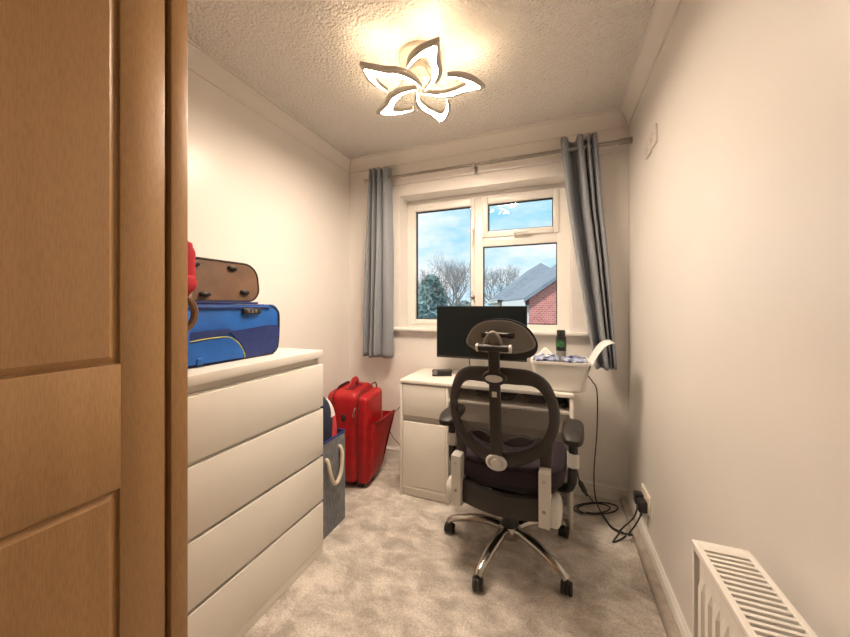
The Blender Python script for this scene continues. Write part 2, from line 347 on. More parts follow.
struct(obj('trim_5', bm, M['carpet_edge'], smooth=25))
# batten above the window that carries the curtain pole
bm = B(); box(bm, -1.42, 0.34, YB - .022, YB, 2.178, 2.242, 0.004)
struct(obj('trim_4', bm, M['wall']))
# ---- window
win = bpy.data.objects.new('window_1', None); COL.objects.link(win); struct(win)
WF, WB = 2.524, 2.594
k = WF / 2.42
gl = [(-1.01, -0.566, 1.114, 1.961), (-0.439, 0.004, 1.762, 1.961), (-0.476, 0.030, 1.089, 1.653)]
gl = [(a * k, b * k, CH + (c - CH) * k, CH + (d - CH) * k) for a, b, c, d in gl]
bm = B()
def ringbox(bm, x0, x1, z0, z1, X0, X1, Z0, Z1, y0, y1, bev=.004):
    box(bm, X0, x0, y0, y1, Z0, Z1, bev); box(bm, x1, X1, y0, y1, Z0, Z1, bev)
    box(bm, x0, x1, y0, y1, Z0, z0, bev); box(bm, x0, x1, y0, y1, z1, Z1, bev)
MX0, MX1 = gl[0][1] + .022, gl[2][0]                 # mullion
TZ0, TZ1 = gl[2][3], gl[1][2] - .04                  # transom
ringbox(bm, OX0 + .04, gl[2][1], gl[2][2], OZ1 - .045, OX0, OX1, OZ0, OZ1, WF, WB)
box(bm, MX0, MX1, WF, WB, gl[2][2], OZ1 - .045, .004)
box(bm, MX1, gl[2][1], WF, WB, TZ0, TZ1, .004)
obj('frame', bm, M['upvc'], win)
for (x0, x1, z0, z1), (X0, X1, Z0, Z1) in ((gl[0], (OX0 + .032, MX0 + .006, gl[2][2] - .012, OZ1 - .038)), (gl[1], (MX1 - .008, gl[2][1] + .012, TZ1 - .006, OZ1 - .038))):
    bm = B(); ringbox(bm, x0, x1, z0, z1, X0, X1, Z0, Z1, WF - .014, WF + .05, .006); obj('sash', bm, M['upvc'], win)
for x0, x1, z0, z1 in gl:
    bm = B(); ringbox(bm, x0 + .006, x1 - .006, z0 + .006, z1 - .006, x0 - .002, x1 + .002, z0 - .002, z1 + .002, WF + .006, WF + .03, 0); obj('gasket', bm, M['seal'], win)
    bm = B(); box(bm, x0 - .003, x1 + .003, WF + .018, WF + .024, z0 - .003, z1 + .003); obj('pane', bm, M['glass'], win)
def handle(x, z, dx, dz, L):
    h = bx('window_handle', M['upvc'], win, x - .012, x + .012, WF - .030, WF - .012, z - .022, z + .022, .005)
    bm = B(); d = Vector((dx, 0, dz)).normalized()
    tube(bm, spline([(x, WF - .028, z), Vector((x, WF - .045, z)) + d * .012, Vector((x, WF - .05, z)) + d * L * .5, Vector((x, WF - .046, z)) + d * L], 4), [.008] * 9 + [.009] * 4, 8)
    obj('lever', bm, M['upvc'], h)
hp = at(472, 229, Y=WF - .03); handle(hp.x + .005, hp.z, 0, -1, .11)
hp = at(514, 233, Y=WF - .03); handle(hp.x, hp.z, 1, 0.05, .11)
hp = at(473, 297, Y=WF - .03)
bm = B(); box(bm, hp.x - .008, hp.x + .010, WF - .03, WF - .012, hp.z - .014, hp.z + .014, .004); box(bm, hp.x - .022, hp.x + .004, WF - .034, WF - .024, hp.z - .005, hp.z + .005, .002); obj('window_catch', bm, M['steel'], win)
bm = B(); box(bm, -1.179, 0.211, YB - .045, YB + .001, 1.0235, 1.0465, .006, 3); box(bm, OX0 + .001, OX1 - .001, YB, WF + .01, 1.0297, 1.0465)
obj('window_board', bm, M['white_paint'], win)

# ------------------------------------------------------------------ the view outside
bm = B(); box(bm, -90, 90, 3.2, 160, -3.6, -3.4); struct(obj('ground', bm, M['grass']))
def house(name, label, corner, L, W, eave, ridge, rowdir, front_windows, hip=False):
    t = thing(name, label, 'house', (corner[0], corner[1], -3.4), math.atan2(rowdir[1], rowdir[0]), 'houses seen through the window')
    # local x = along the row (away), local -y = to the right (gable width)
    H = eave + 3.4; RH = ridge + 3.4
    bm = B()
    pent = [(0, 0), (-W, 0), (-W, H), (0, H)] if hip else [(0, 0), (-W, 0), (-W, H), (-W / 2, RH), (0, H)]
    prism(bm, pent, lambda a, b: (0, a, b), lambda a, b: (L, a, b)); obj('wall', bm, M['brick'], t, smooth=0)
    if hip:
        bm = B(); c_ = [bm.verts.new(p) for p in ((-.3, .3, H - .1), (L + .3, .3, H - .1), (L + .3, -W - .3, H - .1), (-.3, -W - .3, H - .1), (W * .5, -W / 2, RH), (L - W * .5, -W / 2, RH))]
        for f in ((0, 1, 5, 4), (2, 3, 4, 5), (3, 0, 4), (1, 2, 5), (3, 2, 1, 0)): bm.faces.new([c_[i] for i in f])
        obj('roof', bm, M['slate'], t, smooth=0)
    for s in () if hip else (0, 1):
        bm = B(); ov = .25; sl_ = (RH - H) / (W / 2)
        y0, y1 = ((ov, -W / 2) if s == 0 else (-W - ov, -W / 2)); z0 = H - ov * sl_
        q = [(y0, z0 + .05), (y1, RH + .05), (y1, RH + .22), (y0, z0 + .22)]
        prism(bm, q, lambda a, b: (-ov, a, b), lambda a, b: (L + ov, a, b)); obj('roof', bm, M['slate'], t, smooth=0)
    bx('fascia', M['render'], t, -.2, L + .2, .2, .27, H - .30, H - .02)
    bx('render_panel', M['render'], t, .1, L - .1, 0, .05, H - 2.3, H - .25)
    for i in range(front_windows):
        x = L * (i + .5) / front_windows
        f_ = bx('window', M['upvc'], t, x - .75, x + .75, .05, .10, H - 1.7, H - .45); bx('pane', M['far_glass'], f_, x - .66, x + .66, .09, .11, H - 1.62, H - .53)
    return t
rd = (-0.233, 0.972)
house('terraced_house', 'red brick house with grey gable roof, nearest outside the window', (-0.93, 14.9), 9.0, 7.0, 1.50, 3.95, rd, 3)
house('terraced_house', 'grey roofed house further off, left of the nearer red brick gable', (-3.7, 25.5), 14.0, 7.5, 1.75, 4.9, rd, 4, True)
def bare_tree(name, label, base, H, spread, seed, levels=6):
    rnd = random.Random(seed); t = thing(name, label, 'tree', base, 0, 'trees outside the window'); bmt, bmb = B(), B()
    def grow(p, d, L, r, lv):
        q = p; dd = d.copy(); pts = [p]; rs = [r]
        for i in range(3):
            dd = (dd + Vector((rnd.uniform(-1, 1), rnd.uniform(-1, 1), rnd.uniform(-.4, .7))) * .16).normalized(); q = q + dd * L / 3; pts.append(q); rs.append(r * (1 - .12 * (i + 1)))
        tube(bmt if lv == levels else bmb, pts, rs, 6 if lv > 3 else 3, cap=False)
        if lv == 0: return
        for i in range(4 if lv > 2 else 3):
            a = rnd.uniform(0, 6.283); sp_ = spread * rnd.uniform(.6, 1.25); u_, v_ = frame_at(dd)
            nd = (dd + (u_ * math.cos(a) + v_ * math.sin(a)) * sp_ + Vector((0, 0, .12))).normalized()
            grow(pts[2 if (i == 0 and lv < levels) else 3], nd, L * rnd.uniform(.62, .80), r * .55, lv - 1)
    grow(Vector((0, 0, 0)), Vector((0, 0, 1)), H * .30, H * .020, levels)
    obj('trunk', bmt, M['bark'], t); b = obj('branches', bmb, M['bark'], t); b['kind'] = 'stuff'
    return t
def gpos(u, z): d = at(u, HY, Y=1.0) - Vector((0, 0, CH)); zc = -d.x * sY + d.y * cY; return (d.x * z / zc, d.y * z / zc, -3.4)
bare_tree('bare_tree', 'bare spreading tree rising behind the grey roofs outside the window', gpos(506, 42), 11.0, .80, 3, 6)
bare_tree('bare_tree', 'tall bare tree beside the window mullion, in the left pane', gpos(459, 27), 9.6, .70, 12, 6)
bare_tree('bare_tree', 'slim bare tree at the far left edge of the left pane', gpos(417, 19), 6.6, .60, 22, 6)
def leafy(name, label, base, h, rx, m, n, seed, size):
    rnd = random.Random(seed); t = thing(name, label, 'shrub', base, 0, 'shrubs outside the window'); bm = B()
    for i in range(n):
        a = rnd.uniform(0, 6.283); zz = rnd.uniform(.04, 1) ; rr = rx * (1 - zz ** 2.2) ** .5 * rnd.uniform(.55, 1.05) + .05
        c = Vector((math.cos(a) * rr, math.sin(a) * rr, zz * h)); q = Matrix.Rotation(rnd.uniform(0, 6.28), 3, Vector((rnd.uniform(-1, 1), rnd.uniform(-1, 1), rnd.uniform(-1, 1))).normalized())
        s_ = size * rnd.uniform(.5, 1.3)
        bm.faces.new([bm.verts.new(c + q @ Vector(p) * s_) for p in ((-.5, -.15, 0), (.5, -.25, 0), (.7, .1, 0), (-.3, .3, 0))])
    f_ = obj('foliage', bm, m, t, smooth=0); f_['kind'] = 'stuff'
    bm = B(); cyl(bm, (0, 0, 0), (0, 0, h * .7), .10, 8, .04); obj('stem', bm, M['bark'], t)
leafy('evergreen_shrub', 'dense blue-green evergreen in the left window pane', gpos(431, 15), 6.0, 1.05, M['evergreen'], 9000, 5, .13)
leafy('twiggy_shrub', 'pale twiggy shrub low in the left pane, right of the evergreen', gpos(464, 20), 4.9, 1.2, M['twig'], 3600, 6, .14)
leafy('twiggy_shrub', 'small pale shrub in front of the red brick house', gpos(529, 12), 3.4, .40, M['twig'], 1500, 8, .10)

# ------------------------------------------------------------------ ceiling lamp
LK = 1.05 / 1.08                                     # petals hang 16 cm below the ceiling
lamp = thing('ceiling_lamp', 'white flower-shaped LED ceiling light with five open petals', 'ceiling light', (-0.62 * LK, 1.543 * LK, ZC))
M['led'] = emit('led_diffuser', LAMP_COL, LAMP_DOWN); M['led_up'] = emit('led_edge_glow', LAMP_UPCOL, LAMP_UP)
zb = 2.27 - ZC; LR = R(-3.5)
# outline of one petal, outer edge (rim) and inner edge (open side), from its short end round the tip to the hub end
oc_ = [p * LK for p in spline([(0.007, -0.167, 0), (0.050, -0.218, 0), (0.118, -0.246, 0), (0.206, -0.250, 0)], 6)] + [p * LK for p in spline([(0.206, -0.250, 0), (0.168, -0.150, 0), (0.152, -0.083, 0), (0.104, -0.022, 0), (0.020, 0.012, 0)], 6)[1:]]
ic_ = [p * LK for p in spline([(0.010, -0.165, 0), (0.062, -0.194, 0), (0.095, -0.203, 0), (0.122, -0.200, 0)], 6)] + [p * LK for p in spline([(0.122, -0.200, 0), (0.120, -0.150, 0), (0.108, -0.100, 0), (0.078, -0.042, 0), (0.018, 0.009, 0)], 6)[1:]]
NP = len(oc_); f0 = None
for i in range(5):
    a = LR + R(72 * i)
    if i == 0:
        mid_ = []
        for j in range(NP):       # rim takes the outer share of the width
            w_ = (oc_[j] - ic_[j]).length; g_ = min(.55, .020 / max(w_, 1e-4)) * (1.0 if 18 != j else 1.5)
            mid_.append(oc_[j].lerp(ic_[j], g_))
        def strips(rows_, mt, nm):
            bm = B(); rs_ = [[bm.verts.new((p.x, p.y, z_)) for p in row] for row, z_ in rows_]
            for A, C in zip(rs_, rs_[1:] + rs_[:1]):
                for j in range(NP - 1): bm.faces.new((A[j], A[j + 1], C[j + 1], C[j]))
            bm.faces.new([r_[0] for r_ in rs_]); bm.faces.new([r_[-1] for r_ in rs_][::-1])
            return obj(nm, bm, mt, lamp, smooth=30)
        f0 = strips([(mid_, zb), (oc_, zb + .004), (oc_, zb + .022), (mid_, zb + .022)], M['lamp_frame'], 'petal_rim'); f0.rotation_euler = (0, 0, LR)
        sh_ = lambda f: [m_.lerp(c_, f) for m_, c_ in zip(mid_, ic_)]
        d0 = strips([(sh_(.02), zb + .003), (sh_(.96), zb + .003), (sh_(.96), zb + .0045), (sh_(.02), zb + .0045)], M['led'], 'petal_diffuser'); d0.rotation_euler = (0, 0, LR)
        u0 = strips([(sh_(.05), zb + .012), (sh_(.95), zb + .012), (sh_(.95), zb + .018), (sh_(.05), zb + .018)], M['led_up'], 'petal_back_glow'); u0.rotation_euler = (0, 0, LR)
        l0 = strips([(sh_(.97), zb + .001), (ic_, zb + .001), (ic_, zb + .022), (sh_(.97), zb + .022)], M['lamp_frame'], 'petal_light_stop'); l0.rotation_euler = (0, 0, LR)  # lip added to keep the diffuser's side light off the ceiling
        bm = B(); tube(bm, [(0.02, 0, -.018), (.06, -.02, -.08), (.118, -.060, zb + .020)], .005, 8); s0 = obj('petal_arm', bm, M['lamp_frame'], lamp); s0.rotation_euler = (0, 0, LR)
    else:
        for n_, s_ in (('petal_rim', f0), ('petal_light_stop', l0), ('petal_diffuser', d0), ('petal_back_glow', u0), ('petal_arm', s0)): share(n_, s_, lamp, rot=(0, 0, a))
bm = B(); lathe(bm, [(0, 0), (.105, 0), (.108, -.004), (.108, -.020), (.100, -.026), (.03, -.028), (.026, -.06), (0, -.062)], 32); obj('ceiling_rose', bm, M['lamp_frame'], lamp)

# ------------------------------------------------------------------ curtains and pole
RY, RZ = 2.289, 2.212
rod = thing('curtain_pole', 'brushed steel curtain pole above the window with a wall bracket', 'curtain pole', (0, RY, RZ))
bm = B(); cyl(bm, (-1.375, 0, 0), (-.40, 0, 0), .0095, 16); cyl(bm, (-.405, 0, 0), (XR - .001, 0, 0), .0125, 16); obj('pole', bm, M['steel'], rod)
bm = B(); cyl(bm, (XR - .07, 0, 0), (XR - .001, 0, 0), .018, 18); obj('end_socket', bm, M['steel'], rod)
bm = B(); cyl(bm, (-1.40, 0, 0), (-1.36, 0, 0), .016, 18); obj('finial', bm, M['steel'], rod)
bm = B(); bxp = at(474, 165, Y=RY).x
cyl(bm, (bxp, .066, -.012), (bxp, -.002, -.012), .0055, 10); box(bm, bxp - .010, bxp + .010, -.017, .017, -.028, -.012, .003); box(bm, bxp - .011, bxp + .011, .060, .0655, -.05, .012, .002); box(bm, bxp - .008, bxp + .008, -.018, -.012, -.028, .010, .002)
obj('bracket', bm, M['steel'], rod)
def curtain(name, label, Lf, Rf, z0, z1, folds, amp, seed, eyelets=()):
    """folds: (s, y) control points across the width, y in units of amp (negative = towards the room)"""
    t = thing(name, label, 'curtain', (0, RY, 0)); bm = B(); NZ = 40; G = []
    prof = spline([(a_, b_, 0) for a_, b_ in folds], 8); NS = len(prof) - 1
    for iz in range(NZ + 1):
        f = iz / NZ; z = z0 + (z1 - z0) * f; row = []
        for js in range(NS + 1):
            s = prof[js].x; q = js * .09
            x = Lf(f) + (Rf(f) - Lf(f)) * (s + .020 * math.sin(q * 1.3 + 4 * f + seed) * (1 - f) * math.sin(math.pi * min(1, max(0, s))))
            A = amp * (1 + .35 * (1 - f) * math.sin(q * .9 + seed * 2))
            y = A * prof[js].y + .005 * math.sin(7 * f + 1.3 * q + seed) * (1 - f)
            row.append(bm.verts.new((x, y, z + .004 * math.sin(q * 1.1) * (1 - f))))
        G.append(row)
    for A, C in zip(G, G[1:]):
        for j in range(NS): bm.faces.new((A[j], A[j + 1], C[j + 1], C[j]))
    c_ = obj('cloth', bm, M['curtain'], t, smooth=80); md = c_.modifiers.new('thickness', 'SOLIDIFY'); md.thickness = .0025
    e0 = None
    for x in eyelets:
        if e0 is None:
            bm = B(); tube(bm, [(0, .025 * math.cos(a_), .025 * math.sin(a_)) for a_ in [2 * math.pi * i / 20 for i in range(20)]], .005, 6, closed=True); e0 = obj('eyelet', bm, M['steel'], t, loc=(x, 0, RZ))
        else: share('eyelet', e0, t, (x, 0, RZ))
    return t
def lerp(tab):
    def g(f):
        for (a, va), (b, vb) in zip(tab, tab[1:]):
            if f <= b: return va + (vb - va) * (f - a) / (b - a)
        return tab[-1][1]
    return g
kc = RY / 2.31
# edges are read off the photograph at several heights
def edge(pts, z0, z1): return lerp(sorted(((at(u, v, Y=RY).z - z0) / (z1 - z0), at(u, v, Y=RY).x) for u, v in pts))
cz0, cz1 = at(377, 357, Y=RY).z, at(380, 169, Y=RY).z
curtain('curtain', 'short grey eyelet curtain gathered at the left side of the window', edge([(363, 358), (366, 260), (370, 168)], cz0, cz1), edge([(392, 358), (392, 260), (390, 172)], cz0, cz1), cz0, cz1, [(0, .3), (.05, -.8), (.12, -1), (.17, .8), (.22, .9), (.27, -.9), (.33, -1.1), (.38, .7), (.43, .8), (.47, -.8), (.54, -1.1), (.60, -.2), (.63, .6), (.68, -.4), (.82, -.9), (.94, -.4), (1, .9)], .036, 1, [at(379, 176, Y=RY).x, at(385, 177, Y=RY).x])
cz0, cz1 = at(612, 369, Y=RY).z, at(580, 138, Y=RY).z
curtain('curtain', 'grey curtain swept to the right side of the window beside the wall', edge([(595, 369), (589, 335), (576, 260), (568, 210), (560, 138)], cz0, cz1), edge([(617, 369), (609, 260), (604, 210), (598, 138)], cz0, cz1), cz0, cz1, [(0, -.2), (.02, -1.1), (.10, -1.2), (.17, -.7), (.24, .5), (.36, 1.0), (.42, .6), (.45, -.9), (.52, -1.15), (.60, -.8), (.635, .6), (.66, .5), (.69, -.9), (.74, -1.1), (.785, -.2), (.80, .6), (.83, -.6), (.90, -1.0), (.97, -.5), (1, .7)], .046, 4, [at(566, 152, Y=RY).x, at(582, 150, Y=RY).x, at(593, 148, Y=RY).x])

# ------------------------------------------------------------------ wardrobe
WX, WY1 = -0.875, 0.573
wd = thing('wardrobe', 'tall beech-effect wardrobe with moulded panel doors at the left', 'wardrobe', (0, 0, 0))
WZ = 2.26; WY0 = -.62
bx('body', M['wood'], wd, XL + .018, WX - .024, WY0, WY1 - .002, 0.0, WZ, .001)
bx('end_panel', M['wood'], wd, WX - .0235, WX, WY1 - .040, WY1, 0.0, WZ, .002)
bx('cornice', M['wood'], wd, XL + .065, WX + .02, WY0 - .005, WY1 + .006, WZ, WZ + .04, .008)
bx('plinth', M['wood'], wd, WX - .0235, WX - .006, WY0, WY1 - .042, 0.0, .07, .002)
def wdoor(y0, y1):
    d = bx('door', M['wood'], wd, WX - .0225, WX - .010, y0, y1, .075, WZ - .01, .001)
    st, z = .090, [(.20, .823), (1.094, 2.13)]
    bm = B(); xa, xb = WX - .0102, WX - .001
    def bev_piece(y0_, y1_, z0_, z1_): box(bm, xa, xb, y0_, y1_, z0_, z1_, .0035, 2)
    bev_piece(y0, y0 + st, .075, WZ - .01); bev_piece(y1 - st, y1, .075, WZ - .01)
    for a, b in ((.075, z[0][0]), (z[0][1], z[1][0]), (z[1][1], WZ - .01)): bev_piece(y0 + st - .004, y1 - st + .004, a, b)
    obj('door_frame', bm, M['wood'], d)
    for a, b in z:      # raised field with a bevelled border
        bm = B(); yy0, yy1 = y0 + st + .005, y1 - st - .005; aa, bb = a + .005, b - .005; w_ = .013
        lo = [(yy0, aa), (yy1, aa), (yy1, bb), (yy0, bb)]; hi = [(yy0 + w_, aa + w_), (yy1 - w_, aa + w_), (yy1 - w_, bb - w_), (yy0 + w_, bb - w_)]
        A = [bm.verts.new((xa + .001, *p)) for p in lo]; C = [bm.verts.new((xb, *p)) for p in hi]; D = [bm.verts.new((xa - .002, *p)) for p in lo]
        for i in range(4):
            bm.faces.new((A[i], A[(i + 1) % 4], C[(i + 1) % 4], C[i])); bm.faces.new((D[i], D[(i + 1) % 4], A[(i + 1) % 4], A[i]))
        bm.faces.new(C); bm.faces.new(D[::-1]); obj('door_panel', bm, M['wood'], d, smooth=20)
wdoor(-.046, WY1 - .053); wdoor(WY0 + .004, -.050)

# ------------------------------------------------------------------ chest of drawers
CX, CY0, CY1 = -1.058, 0.580, 1.344
ch = thing('chest_of_drawers', 'white four-drawer chest with handle-less fronts beside the wardrobe', 'chest of drawers', (0, 0, 0))
CB = XL + .018
bm = B(); box(bm, CB, CX - .019, CY0, CY0 + .018, 0, .965, .001); box(bm, CB, CX - .019, CY1 - .018, CY1, 0, .965, .001); box(bm, CB, CB + .006, CY0, CY1, .03, .965)
obj('carcass', bm, M['mfc'], ch)
bx('carcass_inner', M['mfc_dark'], ch, CB + .008, CX - .034, CY0 + .018, CY1 - .018, .02, .962)
bx('top', M['mfc'], ch, CB, CX, CY0, CY1, .966, 1.0, .002)
bx('plinth', M['mfc'], ch, CX - .030, CX - .004, CY0, CY1, 0.0, .046, .001)
# front edges of the two side panels sit behind the drawer fronts
zs = [.049, .263, .487, .725, .945]
for i in range(4):
    z0, z1 = zs[i] + .0, zs[i + 1] - .013
    d = bx('drawer', M['mfc'], ch, CX - .018, CX, CY0 + .001, CY1 - .001, z0, z1, .0025, 2)
    bx('finger_rail', M['mfc'], d, CX - .033, CX - .018, CY0 + .019, CY1 - .019, z1 - .012, z1 + .004, .001)

# ------------------------------------------------------------------ blue suitcase lying on the chest
bs = thing('blue_suitcase', 'blue soft suitcase with lime piping lying on the white chest', 'suitcase', (-1.18, 0, 1.0))
BY0, BY1, BH = .70, 1.183, .225
def soft(bm, x0, x1, y0, y1, z0, z1, r, seg=5): box(bm, x0, x1, y0, y1, z0, z1, r, seg)
bm = B(); rr2 = []
for ins, x_ in ((.03, -.345), (.008, -.338), (0, -.325), (0, -.010), (.003, -.003), (.010, 0)):
    rr2.append([bm.verts.new((x_, (BY0 + BY1) / 2 + a, .001 + BH / 2 + b)) for a, b in rrect(BY1 - BY0 - 2 * ins, BH - 2 * ins, .036 - ins * .6, 6)])
for A, C in zip(rr2, rr2[1:]):
    for j in range(len(A)): bm.faces.new((A[j], A[(j + 1) % len(A)], C[(j + 1) % len(A)], C[j]))
bm.faces.new(rr2[0][::-1]); bm.faces.new(rr2[-1]); obj('body', bm, M['blue_bright'], bs)
# navy lower panel on the face
poly = [(.93, .118), (.985, .122), (1.165, .132), (1.170, .060), (1.158, .030), (1.13, .014), (1.005, .006), (.995, .045), (.965, .085)]
bm = B(); prism(bm, [(p.x, p.y) for p in spline([(a, b, 0) for a, b in poly], 3, True)], lambda y, z: (-.004, y, z), lambda y, z: (.004, y, z)); obj('side_panel', bm, M['blue_navy'], bs, smooth=0)
bm = B(); prism(bm, [(.72, .090), (.80, .100), (.905, .105), (.940, .118), (.925, .130), (.80, .128), (.72, .120)], lambda y, z: (-.004, y, z), lambda y, z: (.005, y, z)); obj('pocket_band', bm, M['blue_navy'], bs, smooth=0)
bm = B(); prism(bm, [(.72, .012), (.985, .010), (.985, .035), (.955, .075), (.925, .094), (.86, .096), (.72, .082)], lambda y, z: (-.004, y, z), lambda y, z: (.010, y, z))
obj('front_pocket', bm, M['blue_bright'], bs, smooth=0)
bm = B(); tube(bm, spline([(.006, .72, .088), (.006, .82, .098), (.006, .905, .100), (.006, .94, .090), (.006, .972, .062), (.006, .992, .025), (.006, .994, .008)], 5), .0022, 6); obj('piping', bm, M['lime'], bs)
# black seam round the far edge of the face
bm = B(); tube(bm, spline([(-.001, .72, .007), (-.001, 1.10, .006), (-.001, 1.150, .012), (-.003, 1.176, .045), (-.001, 1.180, .16), (-.002, 1.170, .200), (-.004, 1.13, .221)], 6), .0055, 6); obj('edge_seam', bm, M['navy_trim'], bs)
# folded lid flap along the top edge
bm = B()
for q in range(3):
    zz = BH - .012 + q * .010; box(bm, -.30 + .01 * q, .006 - .008 * q, .72, 1.125 - .025 * q, zz - .006, zz + .003, .002)
obj('lid_flap', bm, M['blue_navy'], bs)
lk = bx('combination_lock', M['black_plastic'], bs, -.012, .012, .985, 1.075, .184, .210, .006, 3)
for q in range(3): bx('dial', M['steel'], lk, .009, .015, .002 + 1.0 + q * .018, .013 + 1.0 + q * .018, .190, .204, .001)
bx('zip_pull', M['blue_bright'], bs, .008, .016, .795, .815, .008, .034, .004)
bx('side_strap', M['blue_bright'], bs, -.002, .014, .745, .772, .02, .20, .005)
# brown leather bag standing on its side on the suitcase: its base with four studs faces the room
bb = thing('leather_bag', 'brown leather bag on its side on the blue suitcase, studded base showing', 'bag', (-1.25, .960, 1.2405), 0)
bbm = Matrix(((1, 0, -.14, 0), (0, 1, 0, 0), (0, 0, 1, 0), (0, 0, 0, 1)))
bm = B(); prof = rrect(.36, .178, .05, 6)
prof = [(a, b + (0.0 if b < 0 else 0)) for a, b in prof]
prism(bm, [(a, (b + .082)) for a, b in rrect(.355, .164, .060, 7)], lambda a, b: bbm @ Vector((0, a, b)), lambda a, b: bbm @ Vector((-.20, a * .9, b * .85))); obj('body', bm, M['leather'], bb, smooth=50)
bm = B(); tube(bm, [bbm @ Vector((.0, a, b + .082)) for a, b in rrect(.355, .164, .060, 7)], .004, 6, closed=True); obj('edge_piping', bm, M['leather_dark'], bb)
st0 = None
for y_, z_ in ((-.110, .138), (.052, .138), (-.079, .024), (.100, .038)):
    if st0 is None: bm = B(); superbox(bm, (0, 0, 0), (.012, .023, .011), 2.2, 16, 10); st0 = obj('stud', bm, M['stud'], bb, loc=bbm @ Vector((.004, y_, z_)))
    else: share('stud', st0, bb, bbm @ Vector((.004, y_, z_)))
# red garment and dark cap beside the wardrobe
rg = thing('red_jacket', 'red bundled jacket on the blue suitcase, half hidden by the wardrobe', 'jacket', (-1.135, .664, 1.2405))
def crum(s): return lambda v: v * (1 + .16 * noise.noise(v * 16 + Vector((s, 0, 0))))
bm = B(); superbox(bm, (0, 0, .105), (.055, .085, .115), 3.4, 56, 40, fn=lambda v: Vector((v.x, v.y * (1 - .10 * max(0, v.z) / .115), v.z)) * (1 + .10 * noise.noise(v * 20) + .06 * noise.noise(Vector((v.x * 30, v.y * 30, v.z * 60))))); obj('cloth', bm, M['red_garment'], rg)
bm = B(); superbox(bm, (.012, .022, .05), (.050, .060, .040), 2.8, 24, 12, fn=crum(2)); obj('sleeve', bm, M['red_garment'], rg)
bm = B(); hc = Vector((.125, -.258, -.045))
tube(bm, spline([(0, -.150, .020), (.07, -.185, .035), (.115, -.215, .025)], 4) + [hc + Vector((.010 * math.cos(a_), .050 * math.cos(a_), .060 * math.sin(a_))) for a_ in [R(50 - 11 * i) for i in range(20)]], .011, 8); obj('carry_handle', bm, M['leather'], bb)
bm = B(); superbox(bm, hc + Vector((-.020, -.005, 0)), (.026, .040, .050), 2.3, 22, 12); obj('handle_wrap', bm, M['leather_dark'], bb)
# ------------------------------------------------------------------ canvas basket and what is in it
bk = thing('canvas_basket', 'grey-blue canvas storage basket with rope handle beside the chest', 'basket', (-1.280, 1.493, 0))
bw, bd, bh = .335, .245, .50
bm = B(); o_ = rrect(bw, bd, .014, 3); i_ = rrect(bw - .014, bd - .014, .010, 3)
rows = [[bm.verts.new((a, b, z_)) for a, b in pl] for pl, z_ in ((i_, .012), (o_, 0), (o_, bh * .5), (o_, bh), (i_, bh), (i_, .014))]
for A, C in zip(rows[1:], rows[2:]):
    for j in range(len(A)): bm.faces.new((A[j], A[(j + 1) % len(A)], C[(j + 1) % len(A)], C[j]))
bm.faces.new(rows[1][::-1]); bm.faces.new(rows[5]); bmesh.ops.delete(bm, geom=rows[0], context='VERTS'); obj('body', bm, M['basket'], bk)
bm = B(); tube(bm, [(a, b, bh) for a, b in rrect(bw - .006, bd - .006, .012, 3)], .006, 6, closed=True); obj('rim_binding', bm, M['blue_navy'], bk)
bm = B(); hx = bw / 2 + .010
hp_ = spline([(hx - .02, -.060, .405), (hx, -.058, .400), (hx + .012, -.050, .33), (hx + .014, -.022, .272), (hx + .014, .015, .268), (hx + .014, .045, .32), (hx + .008, .058, .40), (hx - .004, .055, .435), (hx - .02, .054, .43)], 6); tube(bm, hp_, .0105, 10); obj('rope_handle', bm, M['rope'], bk)
sb = thing('striped_bag', 'navy, white and red striped bag sticking out of the canvas basket', 'bag', (-1.232, 1.510, .22))
bm = B(); superbox(bm, (0, 0, .245), (.105, .085, .245), 2.6, 32, 20); obj('body', bm, M['navy_cloth'], sb)
def shell(name, m, f0, f1, z0, z1):
    bm = B(); G = []; e_ = 2 / 2.6
    sp = lambda x: math.copysign(abs(x) ** e_, x)
    for i in range(13):
        ph = z0 + (z1 - z0) * i / 12; row = []
        for j in range(6):
            th = f0 + (f1 - f0) * j / 5 + .25 * (i / 12 - .5)
            row.append(bm.verts.new((.108 * sp(math.cos(ph)) * sp(math.cos(th)), .088 * sp(math.cos(ph)) * sp(math.sin(th)), .245 + .248 * sp(math.sin(ph)))))
        G.append(row)
    for A, C in zip(G, G[1:]):
        for j in range(5): bm.faces.new((A[j], A[j + 1], C[j + 1], C[j]))
    obj(name, bm, m, sb)
shell('white_stripe', M['white_cloth'], .10, .62, .50, 1.2); shell('red_stripe', M['coral_cloth'], -.06, .80, -.3, .50)

# ------------------------------------------------------------------ red upright suitcase
rs = thing('red_suitcase', 'red soft upright suitcase with open front pocket in the corner', 'suitcase', (-1.369, 1.839, 0), R(9.5))
SW, SD, SH = .175, .350, .645
bm = B(); soft(bm, -.062, SW, 0, SD, .025, SH, .058, 7); obj('body', bm, M['red_cloth'], rs)
bm = B(); soft(bm, SW - .02, SW + .062, .018, SD - .018, .030, SH - .035, .030, 5); obj('front_panel', bm, M['red_cloth'], rs)
bm = B(); tube(bm, [(SW + .004, SD / 2 + a, (SH + .025) / 2 + b) for a, b in rrect(SD + .004, SH - .022, .052, 6)], .0055, 6, closed=True); obj('zip_seam', bm, M['red_dark'], rs)
bm = B(); tube(bm, [(.000, SD / 2 + a, (SH + .025) / 2 + b) for a, b in rrect(SD + .004, SH - .022, .045, 6)], .0045, 6, closed=True); obj('zip_seam', bm, M['red_dark'], rs)
